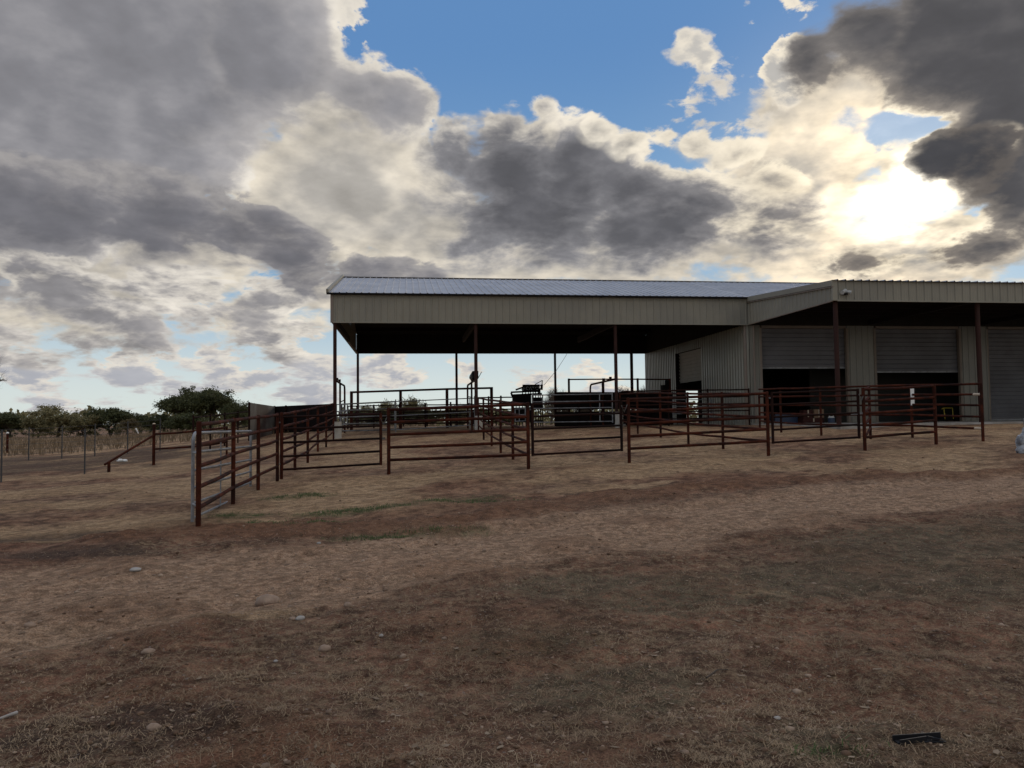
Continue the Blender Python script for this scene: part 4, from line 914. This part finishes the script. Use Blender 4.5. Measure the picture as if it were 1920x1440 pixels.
for s in (-.3, .3): MB().tube([(h.x + s - .03, h.y + .08, SLAB + .11), (h.x + s + .03, h.y + .08, SLAB + .11)], .11, 14).build('wheel', M['black'], ht)
w = at_y(1806, 790, VI + .1); wt = thing('fan', 'dark round fan with a pale hub standing inside the second raised door', 'fan', (w.x, w.y, SLAB))
MB().tube([(w.x, w.y, SLAB + .26), (w.x, w.y + .16, SLAB + .26)], .24, 20).build('housing', M['black'], wt)
MB().ball((w.x - .02, w.y - .03, SLAB + .32), .085, 10, 6, (1, .5, 1)).build('hub', M['galv'], wt)
MB().box((w.x - .2, w.y, SLAB), (w.x + .2, w.y + .2, SLAB + .04)).build('base', M['black'], wt)
bb = at_y(1475, 790, VI + .6); bt = thing('storage_tub', 'low dark blue tub inside the first raised door at its left', 'tub', (bb.x, bb.y, SLAB))
MB().box((bb.x - .55, bb.y, SLAB), (bb.x + .55, bb.y + .6, SLAB + .42)).build('body', M['blue'], bt); MB().box((bb.x - .58, bb.y - .02, SLAB + .42), (bb.x + .58, bb.y + .62, SLAB + .47)).build('lid', M['black'], bt)

# ragged wrapped standpipe at the right edge of the picture
sp0 = foot(1922, 852); z1 = z_at(1920, 797, sp0)
wp_ = thing('wrapped_standpipe', 'grey ragged wrapping round a standpipe, cut off by the right edge', 'standpipe', sp0)
MB().tube([(sp0.x + .05, sp0.y, sp0.z - .2), (sp0.x + .05, sp0.y, z1 + .15)], .045, 10).build('pipe', M['galv'], wp_)
bq = MB()
for k, (dx, dz, r) in enumerate(((0, .12, .17), (-.03, .27, .15), (.06, .36, .13), (.02, .05, .18), (.05, .50, .08))): bq.ball((sp0.x + dx, sp0.y, sp0.z + dz), r, 16, 11, (1, .9, 1), .16, k)
bq.build('wrapping', M['wrap'], wp_)

# ---------------------------------------------------------------- trees
def grow(rn, base, h, spread, levels, bend=.35, first=.22, kids=(3, 5), droop=0.0, thick=.035):
    """limb skeleton: list of (points, radius from, radius to), and the tips"""
    segs, tips = [], []
    def limb(p, d, L, r, lv):
        n = 4; pts = [p]
        for i in range(n):
            d = (d + Vector((rn.uniform(-1, 1), rn.uniform(-1, 1), rn.uniform(-.6, .8) - droop)) * bend * .5).normalized()
            pts.append(pts[-1] + d * L / n)
        segs.append((pts, r, r * .55))
        if lv == 0: tips.append((pts[-1], d, L)); tips.append((pts[2], d, L)); return
        for k in range(rn.randint(*kids)):
            q = pts[rn.choice((2, 3, 4, 4))]
            az = rn.uniform(0, 2 * math.pi); up = rn.uniform(-.15, .75) - droop
            nd = (d * .55 + Vector((math.cos(az) * spread, math.sin(az) * spread, up))).normalized()
            limb(q, nd, L * rn.uniform(.58, .80), r * .55, lv - 1)
    stems = rn.choice((1, 1, 2, 3)) if first < .2 else 1
    for s in range(stems):
        limb(Vector(base) + Vector((rn.uniform(-.2, .2), rn.uniform(-.2, .2), -.15)), Vector((rn.uniform(-.25, .25), rn.uniform(-.25, .25), 1)), h * first * 1.6, h * thick, levels)
    return segs, tips
def tree_meshes(seed, h, w, leaf, lmat, levels=3, clump=.55, per=40, ls=.20, fill=1.0, bare=False, first=.18, spread=.8, round_=0):
    rn = random.Random(seed); segs, tips = grow(rn, (0, 0, 0), h, spread, levels, first=first)
    top = max(p.z for s in segs for p in s[0]); ext = max(max(abs(p.x), abs(p.y)) for s in segs for p in s[0])
    kz, kx = h * .95 / top, w * .5 / max(ext, .1)
    sc = lambda p: Vector((p.x * kx, p.y * kx, p.z * kz))
    tr = MB()
    for pts, r0, r1 in segs: tr.tube([sc(p) for p in pts], max(r0, .018), 6 if r0 > .06 else 4, max(r1, .012))
    tb = tr.build('trunk', M['bark']); me_t = tb.data; bpy.data.objects.remove(tb)
    vs, fs = [], []
    full = [(sc(p), 1) for p, d, L in tips]
    if not bare and round_:
        for k in range(round_):
            a = rn.uniform(0, 6.3); q = rn.random() ** .5; zz = rn.uniform(.06, .80); r = w * .5 * q * math.sqrt(max(.05, 1 - ((zz - .35) / .60) ** 2))
            full.append((Vector((math.cos(a) * r, math.sin(a) * r, zz * h)), 0))
    for p, keep in full:
        if rn.random() > fill: continue
        m = per if not bare else 7
        cl = clump * rn.uniform(.6, 1.35)
        for k in range(int(m * rn.uniform(.6, 1.3))):
            o = Vector((rn.gauss(0, .45), rn.gauss(0, .45), rn.gauss(0, .34))) * cl
            c = p + o
            if c.z < .25: continue
            if bare:
                q = c + Vector((rn.uniform(-1, 1), rn.uniform(-1, 1), rn.uniform(-.2, 1.3))).normalized() * cl * rn.uniform(.6, 1.3); s = (q - p).cross(Vector((rn.uniform(-1, 1), rn.uniform(-1, 1), 0))).normalized() * .008
                i = len(vs); vs += [p - s, p + s, q]; fs.append((i, i + 1, i + 2)); continue
            a = Vector((rn.uniform(-1, 1), rn.uniform(-1, 1), rn.uniform(-1, 1))).normalized(); b = a.cross(Vector((rn.uniform(-1, 1), rn.uniform(-1, 1), rn.uniform(-1, 1)))).normalized()
            s = ls * rn.uniform(.55, 1.2); i = len(vs)
            vs += [c - a * s - b * s * .15, c + b * s * .5, c + a * s + b * s * .1, c - b * s * .5]; fs.append((i, i + 1, i + 2, i + 3))
    me_l = bpy.data.meshes.new('crown'); me_l.from_pydata([tuple(v) for v in vs], [], fs); me_l.materials.append(M['bark' if bare else lmat])
    return me_t, me_l
def plant(name, label, p, meshes, rot, s=(1, 1, 1), group=None, cat='tree'):
    t = thing(name, label, cat, p, group); t.rotation_euler = (0, 0, rot); t.scale = s
    for n, me in zip(('trunk', 'crown'), meshes):
        o = bpy.data.objects.new(n, me); C.objects.link(o); o.parent = t
    return t
def far(px, d): p = at_d(px, 790, d); return Vector((p.x, p.y, ground(p.x, p.y)))
def px_h(py, p): return (z_at(960, py, p) - p.z)     # only for rough sizes
def tree_at(px, ytop, half, d, kind, name, label, group, rot=0.0):
    p = far(px, d); h = depth(p) / FPX * (0 + (790 + (960 - px) * .0113 - ytop)) + EYE - p.z; w = half * 2 / FPX * d
    me, h0, w0 = KIND[kind]
    return plant(name, label, p, me, rot, (w / w0, w / w0, h / h0), group)
KIND = {
    'oak': (tree_meshes(11, 9.5, 13, True, 'leafdark', 4, .80, 26, .20, .9, spread=.8, round_=150), 10.3, 14.0),
    'oak2': (tree_meshes(23, 6, 8, True, 'leafdark', 3, .75, 60, .17, .92, first=.12, spread=1.0, round_=34), 6.6, 9.0),
    'olive': (tree_meshes(31, 6, 8, True, 'leafolive', 3, .75, 55, .17, .9, first=.12, spread=.9, round_=40), 6.6, 9.0),
    'olive2': (tree_meshes(47, 6, 7, True, 'leafolive', 3, .7, 60, .16, .85, first=.11, spread=.8, round_=36), 6.6, 8.0),
    'brown': (tree_meshes(53, 4.5, 6, True, 'leafbrown', 3, .65, 45, .15, .8, first=.1, spread=.9, round_=40), 5.0, 7.0),
    'thin': (tree_meshes(61, 7, 9, True, 'leafolive', 4, .55, 7, .20, .75, spread=.9), 7.5, 9.5),
    'bare': (tree_meshes(71, 8, 9, True, 'bark', 4, .8, 0, .2, 1, bare=True, spread=.75), 8.4, 9.6),
    'bare2': (tree_meshes(83, 8, 8, True, 'bark', 4, .8, 0, .2, 1, bare=True, spread=.6), 8.4, 8.6),
}
G = 'trees beyond the left field'
tree_at(386, 714, 86, 118, 'oak', 'oak_tree', 'large dark spreading oak, tallest of the trees beyond the left field', G, .4)
for px, yt, hw, d, k, lab, r in (
    (14, 770, 58, 106, 'oak2', 'dark rounded tree at the far left edge of the treeline', .3),
    (112, 754, 72, 104, 'olive', 'wide olive tree, second highest of the left treeline', 1.9),
    (66, 778, 34, 104, 'olive2', 'low olive bush tree between the far left tree and the wide olive one', .7),
    (158, 774, 38, 102, 'olive2', 'yellowish small tree at the right foot of the wide olive tree', 2.8),
    (203, 760, 52, 106, 'oak2', 'dark compact tree in the middle of the left treeline', 2.2),
    (238, 783, 32, 100, 'brown', 'brownish shrub tree right of the dark compact tree', 1.2),
    (268, 775, 34, 140, 'oak2', 'small distant dark tree in the gap left of the large oak', 4.0),
    (305, 774, 34, 116, 'oak2', 'low dark scrub tree at the left foot of the large oak', .2),
    (445, 748, 34, 112, 'oak2', 'lower dark tree leaning out from the right side of the large oak', 5.1),
    (345, 772, 52, 104, 'oak2', 'low dark undergrowth tree in front of the large oak', 3.3),
    (505, 778, 40, 120, 'olive2', 'small olive tree half hidden behind the sheet-sided pen', 3.9)):
    tree_at(px, yt, hw, d, k, {'oak2': 'oak_tree', 'olive': 'olive_green_tree', 'olive2': 'olive_green_tree', 'brown': 'scrub_tree'}[k], lab, G, r)
G2 = 'trees seen through the open barn'
for px, yt, hw, d, k, lab, r in (
    (770, 734, 32, 88, 'thin', 'loose half-leafed tree seen under the barn left of the middle column', .5),
    (725, 742, 30, 92, 'thin', 'smaller loose tree overlapping the half-leafed tree from the left', 2.5),
    (690, 752, 30, 96, 'thin', 'low thin tree behind the left bay, next to the left rear column', 4.4),
    (858, 752, 40, 100, 'thin', 'low thin-leafed tree behind the barn just left of the middle column', 1.1),
    (1032, 719, 30, 80, 'bare', 'bare crooked tree behind the squeeze chute', .9),
    (1058, 724, 26, 84, 'bare2', 'bare tree right of the crooked one, behind the second rear column', 2.2),
    (1098, 733, 30, 90, 'bare2', 'low bare tree behind the overhead pipe rail', 3.4),
    (1178, 715, 36, 85, 'bare', 'bare twiggy tree left of the double rear column', 4.7),
    (1206, 716, 32, 88, 'bare2', 'bare twiggy tree right of the double rear column', 5.5)):
    tree_at(px, yt, hw, d, k, 'bare_tree' if k.startswith('bare') else 'thin_tree', lab, G2, r)
for i, (px, yt, hw, d, lab) in enumerate((
    (668, 762, 22, 60, 'low dark shrub behind the left rear column of the barn'), (706, 766, 26, 62, 'low dark shrub behind the left bay, right of the left rear column'),
    (752, 764, 28, 61, 'low dark shrub in the middle of the left bay background'), (800, 767, 28, 63, 'low dark shrub left of the second rear column'),
    (848, 765, 26, 60, 'low dark shrub directly behind the second rear column'), (905, 766, 28, 62, 'low dark shrub behind the middle barn column'), (950, 768, 24, 64, 'low dark shrub left of the squeeze chute background'))):
    tree_at(px, yt, hw, d, 'oak2', 'shrub', lab, 'shrubs behind the barn', i * 1.3)
# bare tree just out of the picture on the left, its twigs reaching in
p = far(-54, 52); tb = plant('bare_tree', 'bare tree at the left edge, only its outer twigs reaching into the picture', p, KIND['bare'][0], 1.0, (.42, .42, .95))
# distant woodland closing the horizon
rn = random.Random(5); vs, fs = [], []
for k in range(20000):
    a = rn.uniform(-1.0, .75); d = rn.uniform(235, 300)
    hh = 5.2 + 2.6 * noise.noise(Vector((a * 26, d * .02, 0))) + 1.6 * noise.noise(Vector((a * 90, 0, 5)))
    if hh < 1: continue
    c = Vector((math.sin(a) * d, math.cos(a) * d, rn.uniform(0, 1) ** .7 * hh)); s = rn.uniform(.35, .9)
    x = Vector((rn.uniform(-1, 1), rn.uniform(-1, 1), rn.uniform(-1, 1))).normalized(); y = x.cross(Vector((rn.uniform(-1, 1), rn.uniform(-1, 1), rn.uniform(-1, 1)))).normalized()
    i = len(vs); vs += [tuple(c - x * s), tuple(c + y * s * .7), tuple(c + x * s), tuple(c - y * s * .7)]; fs.append((i, i + 1, i + 2, i + 3))
m = bpy.data.meshes.new('woodland'); m.from_pydata(vs, [], fs); m.materials.append(M['leafolive'])
o = bpy.data.objects.new('woodland', m); C.objects.link(o); tag(o, 'low line of distant woodland along the horizon', 'woodland', None, 'stuff')

# ---------------------------------------------------------------- grass, litter and stones
def blades(name, mat, pts, label, cat):
    vs, fs = [], []
    for (u, v, z, h, w, az, lean) in pts:
        d = Vector((math.cos(az), math.sin(az), 0)); s = Vector((-d.y, d.x, 0)) * w
        b = Vector((u, v, z)); m_ = b + d * h * lean * .45 + Vector((0, 0, h * .62 * (1 - lean * .55))); t = b + d * h * lean * 1.05 + Vector((0, 0, h * (1 - lean * .85)))
        i = len(vs); vs += [tuple(b - s), tuple(b + s), tuple(m_ + s * .7), tuple(m_ - s * .7), tuple(t)]; fs += [(i, i + 1, i + 2, i + 3), (i + 3, i + 2, i + 4)]
    me = bpy.data.meshes.new(name); me.from_pydata(vs, [], fs); me.materials.append(M[mat])
    o = bpy.data.objects.new(name, me); C.objects.link(o); return tag(o, label, cat, None, 'stuff')
rn = random.Random(3)
FIELD = {}
def fld(u, v):
    k = (round(u * 8), round(v * 8))
    if k not in FIELD: FIELD[k] = fields(k[0] / 8, k[1] / 8)
    return FIELD[k]
dry, grn = [], []
tries = 0
while len(dry) < 80000 and tries < 500000:
    tries += 1
    d = 2.9 / (1 - rn.random() * .86); a = PSI + rn.uniform(-.66, .66); u, v = math.sin(a) * d, math.cos(a) * d
    f = fld(u, v)
    cl = noise.noise(Vector((u * 3.2, v * 3.2, 11))) + .5 * noise.noise(Vector((u * 8, v * 8, 1)))
    if rn.random() < f[1] * max(.05, .46 + cl * 1.0):
        h = rn.uniform(.012, .040) * (1 + .5 * max(0, cl))
        dry.append((u, v, surf(u, v) - .004, h, rn.uniform(.0007, .0018) * (1 + d * .08), rn.gauss(.6, 1.6), rn.uniform(.82, 1.12)))
    elif rn.random() < f[0] * .012 + .004:
        dry.append((u, v, surf(u, v) + .001, rn.uniform(.02, .05), .0022, rn.uniform(0, 6.3), 1.12))
for k in range(900):
    d = 2.9 / (1 - rn.random() * .80); a = PSI + rn.uniform(-.66, .66); u, v = math.sin(a) * d, math.cos(a) * d
    f = fld(u, v)
    if rn.random() > f[1] * .9: continue
    z = surf(u, v)
    for j in range(rn.randint(10, 24)):
        dry.append((u + rn.gauss(0, .018), v + rn.gauss(0, .018), z - .004, rn.uniform(.02, .065), rn.uniform(.0008, .0017) * (1 + d * .06), rn.uniform(0, 6.3), rn.uniform(.35, .95)))
for k in range(9000):
    d = 2.9 / (1 - rn.random() * .74); a = PSI + rn.uniform(-.66, .66); u, v = math.sin(a) * d, math.cos(a) * d
    f = fld(u, v)
    if rn.random() > .25 + .75 * f[1] or rn.random() < f[4]: continue
    dry.append((u, v, surf(u, v) + .003, rn.uniform(.04, .11), rn.uniform(.0007, .0013) * (1 + d * .08), rn.uniform(0, 6.3), rn.uniform(1.02, 1.15)))
blades('dry_grass', 'drygrass', dry, 'short matted dry grass on the trampled ground', 'grass')
for (a, b, rx, ry) in GREEN:
    for k in range(int(2600 * rx * ry) + 60):
        u, v = a + rn.gauss(0, .45) * rx, b + rn.gauss(0, .45) * ry
        if noise.noise(Vector((u * 3, v * 3, 2))) < -.12: continue
        grn.append((u, v, surf(u, v) - .004, rn.uniform(.03, .075), rn.uniform(.0025, .0045), rn.uniform(0, 6.3), rn.uniform(.3, 1.0)))
blades('green_grass', 'greengrass', grn, 'thin green grass coming up in patches', 'grass')
fg = []
for k in range(26000):
    d = 44 * (120 / 44) ** rn.random(); a = PSI + rn.uniform(-.68, -.10); u, v = math.sin(a) * d, math.cos(a) * d
    if v < 43 + 6 * noise.noise(Vector((u * .22, v * .1, 9))) + 3 * noise.noise(Vector((u * .9, 0, 9))) or (u > -5 and v < 56): continue
    if v < 52 and rn.random() > .55: continue
    if noise.noise(Vector((u * .12, v * .12, 3))) < -.35: continue
    fg.append((u, v, ground(u, v) - .03, rn.uniform(.20, .60) * (1 + .5 * noise.noise(Vector((u * .15, v * .15, 4)))), rn.uniform(.014, .032), rn.uniform(0, 6.3), rn.uniform(.15, .6)))
blades('field_grass', 'fieldgrass', fg, 'tall dry grass across the left field', 'grass')
def pebbles(name, mat, pts, label):
    vs, fs = [], []
    ico = [(0, 0, 1)] + [(math.cos(k * 1.2566) * .894, math.sin(k * 1.2566) * .894, .447) for k in range(5)] + [(math.cos(k * 1.2566 + .628) * .894, math.sin(k * 1.2566 + .628) * .894, -.447) for k in range(5)] + [(0, 0, -1)]
    ifs = [(0, 1 + k, 1 + (k + 1) % 5) for k in range(5)] + [(1 + k, 6 + k, 1 + (k + 1) % 5) for k in range(5)] + [(1 + (k + 1) % 5, 6 + k, 6 + (k + 1) % 5) for k in range(5)] + [(11, 6 + (k + 1) % 5, 6 + k) for k in range(5)]
    for (u, v, z, r) in pts:
        a = rn.uniform(0, 6.3); ca, sa = math.cos(a), math.sin(a); k1, k2 = rn.uniform(.55, 1), rn.uniform(.35, .7); i = len(vs)
        for x, y, q in ico:
            j = rn.uniform(.8, 1.15); x *= r * j; y *= r * k1 * j; vs.append((u + x * ca - y * sa, v + x * sa + y * ca, z + q * r * k2 * j))
        fs += [tuple(b + i for b in f) for f in ifs]
    me = bpy.data.meshes.new(name); me.from_pydata(vs, [], fs); me.materials.append(M[mat])
    me.polygons.foreach_set('use_smooth', [True] * len(fs))
    o = bpy.data.objects.new(name, me); C.objects.link(o); return tag(o, label, 'gravel', None, 'stuff')
pb = []
for k in range(60000):
    d = 2.9 / (1 - rn.random() * .88); a = PSI + rn.uniform(-.66, .66); u, v = math.sin(a) * d, math.cos(a) * d
    f = fld(u, v)
    if rn.random() < .06 + .22 * f[0]:
        r = .004 + .011 * rn.random() ** 3 + (.020 * rn.random() if rn.random() < .035 else 0)
        r *= 1 + d * .03
        pb.append((u, v, surf(u, v) + r * .05, r))
pebbles('gravel', 'pebble', pb, 'small loose gravel strewn over the dirt')
cd_ = []
for k in range(40000):
    d = 2.9 / (1 - rn.random() * .90); a = PSI + rn.uniform(-.66, .66); u, v = math.sin(a) * d, math.cos(a) * d
    f = fld(u, v)
    if rn.random() < .012 + .03 * f[1] + .16 * f[5] + .06 * f[3]:
        r = (.006 + .018 * rn.random() ** 3) * (1 + d * .02); cd_.append((u, v, surf(u, v) + r * .1, r))
pebbles('dirt_clods', 'clod', cd_, 'loose clods of dark soil')
lf = []
for k in range(260):
    d = 2.9 / (1 - rn.random() * .72); a = PSI + rn.uniform(-.64, .64); lf.append((math.sin(a) * d, math.cos(a) * d))
vs, fs = [], []
for u, v in lf:
    z = surf(u, v) + .004; a = rn.uniform(0, 6.3); L, W = rn.uniform(.012, .032), rn.uniform(.006, .014); c, s = math.cos(a), math.sin(a); i = len(vs)
    for x, y, q in ((-L, 0, rn.uniform(0, .008)), (-L * .3, W, .003), (L * .5, W * .8, rn.uniform(0, .008)), (L, 0, rn.uniform(.002, .012)), (L * .5, -W * .8, .002), (-L * .3, -W, rn.uniform(0, .006))): vs.append((u + x * c - y * s, v + x * s + y * c, z + q))
    fs += [(i, i + 1, i + 5), (i + 1, i + 2, i + 4, i + 5), (i + 2, i + 3, i + 4)]
me = bpy.data.meshes.new('leaf_litter'); me.from_pydata(vs, [], fs); me.materials.append(M['litter'])
tag(bpy.data.objects.new('leaf_litter', me), 'pale dead leaves scattered over the ground', 'leaf litter', None, 'stuff'); C.objects.link(bpy.data.objects['leaf_litter'])

def stone(px, py, wpx, hk, mat, label, seed, name='stone', cat='stone'):
    p = foot(px, py); r = wpx / 2 / FPX * depth(p); rn2 = random.Random(seed); b = MB()
    nu, nv = 14, 9; b.ball((0, 0, 0), 1.0, nu, nv)
    a = rn2.uniform(-.4, .4); o = []
    for x, y, z in b.v:
        j = 1 + .22 * noise.noise(Vector((x * 1.3 + seed, y * 1.3, z * 1.3))) + .07 * noise.noise(Vector((x * 4, y * 4 + seed, z * 4)))
        x, y, z = x * r * j, y * r * .75 * j, z * r * hk * j; o.append((p.x + x * math.cos(a) - y * math.sin(a), p.y + x * math.sin(a) + y * math.cos(a), surf(p.x, p.y) + z + r * hk * .35))
    b.v = o
    return tag(b.build(name, M[mat], None, Vector((p.x, p.y, surf(p.x, p.y)))), label, cat, 'stones lying on the track and grass')
stone(500, 1124, 46, .55, 'rock', 'large rounded brown clod on the track, biggest lump in the foreground', 1)
stone(563, 1160, 17, .6, 'greyrock', 'smooth blue-grey stone just below the large brown clod', 2)
stone(549, 1160, 13, .6, 'rock', 'small tan stone touching the blue-grey stone', 3)
stone(652, 1137, 15, .8, 'rock', 'tan stone standing on edge right of the large brown clod', 4)
stone(278, 1228, 24, .5, 'rock', 'tan oval stone half sunk at the lower left of the track', 5)
stone(288, 1376, 27, .6, 'rock', 'pinkish stone beside the dark hollow at the lower left', 6)
stone(56, 1174, 22, .5, 'rock', 'flat brown stone near the left edge on the track', 7)
stone(254, 1075, 22, .35, 'greyrock', 'flat pale stone on the bare dirt left of the track', 8)
stone(609, 1218, 24, .6, 'rock', 'brown stone pair in the middle foreground below the track', 9)
stone(517, 1244, 8, .7, 'greyrock', 'tiny white pebble alone in the middle of the left foreground', 10)
stone(598, 1016, 8, .6, 'greyrock', 'small white stone on the graded soil below the green grass', 11)
stone(1457, 1347, 14, .5, 'greyrock', 'pale round pebble in the grass at the lower right', 12)
stone(1526, 1092, 11, .4, 'rock', 'flat pinkish stone in the grey grass at the right', 13)
stone(715, 1205, 9, .7, 'greyrock', 'pale pebble in the dark dirt at the centre', 14)
# black plastic strip lying in the grass
def gp(px, py, dz=0.0): p = foot(px, py); return Vector((p.x, p.y, surf(p.x, p.y) + dz))
s = thing('plastic_strip', 'broken black plastic strip lying in the dry grass at the lower right', 'plastic strip', gp(1720, 1405))
MB().beam(gp(1674, 1399, .022), gp(1764, 1394, .030), .006, .030).build('strip', M['plastic'], s)
MB().beam(gp(1688, 1410, .012), gp(1738, 1403, .020), .006, .022).build('strip', M['plastic'], s)
MB().beam(gp(1680, 1402, .010), gp(1770, 1398, .016), .040, .006).build('web', M['plastic'], s)
MB().beam(gp(1740, 1401, .024), gp(1770, 1399, .016), .008, .012).build('tip', M['plastic'], s)
# white scraps
for px, py, w, lab in ((226, 868, 12, 'white scrap of litter on the dirt beside the slanting brace'), (257, 808, 5, 'small white rag caught on the wire fence left of the braced post'), (12, 1347, 22, 'pale bone-like stick at the lower left edge')):
    p = foot(px, py) if py > 830 else None
    if p is None: p = at_d(px, py, 42); z = p.z
    else: z = surf(p.x, p.y)
    r = w / 2 / FPX * depth(p); b = MB()
    if 'stick' in lab: b.tube([(p.x - r, p.y - .02, z + .008), (p.x, p.y, z + .014), (p.x + r * .9, p.y + .05, z + .012)], .006, 8, .011); nm, ct = 'stick', 'stick'
    elif 'rag' in lab: b.tube([(p.x - r, p.y, z + r * 2), (p.x, p.y, z), (p.x + r, p.y, z - r * 2)], .05, 6, .02); nm, ct = 'rag', 'rag'
    else: b.ball((p.x, p.y, z + .06), r, 9, 6, (1, .6, .5), .35, 4); b.ball((p.x + r * 1.3, p.y, z + .05), r * .7, 9, 6, (1, .6, .6), .35, 5); nm, ct = 'paper_scrap', 'litter'
    tag(b.build(nm, M['white' if 'stick' not in lab else 'greyrock'], None, Vector((p.x, p.y, z))), lab, ct)
# twigs on the ground
for i, (x0, y0, x1, y1, r, lab) in enumerate(((1325, 1280, 1365, 1262, .006, 'dark curved twig in the grass at the lower centre right'), (1570, 1245, 1568, 1232, .002, 'thin pale stalk standing in the red dirt at the right'), (1355, 1230, 1385, 1244, .003, 'thin pale twig lying right of the centre foreground'))):
    a, b_ = gp(x0, y0, .012), gp(x1, y1, .014); m_ = (a + b_) / 2 + Vector((.01, .02, .015))
    tag(MB().tube([a, m_, b_], r, 6, r * .5).build('twig', M['bark' if i == 0 else 'rock'], None, a), lab, 'twig', 'twigs on the ground')
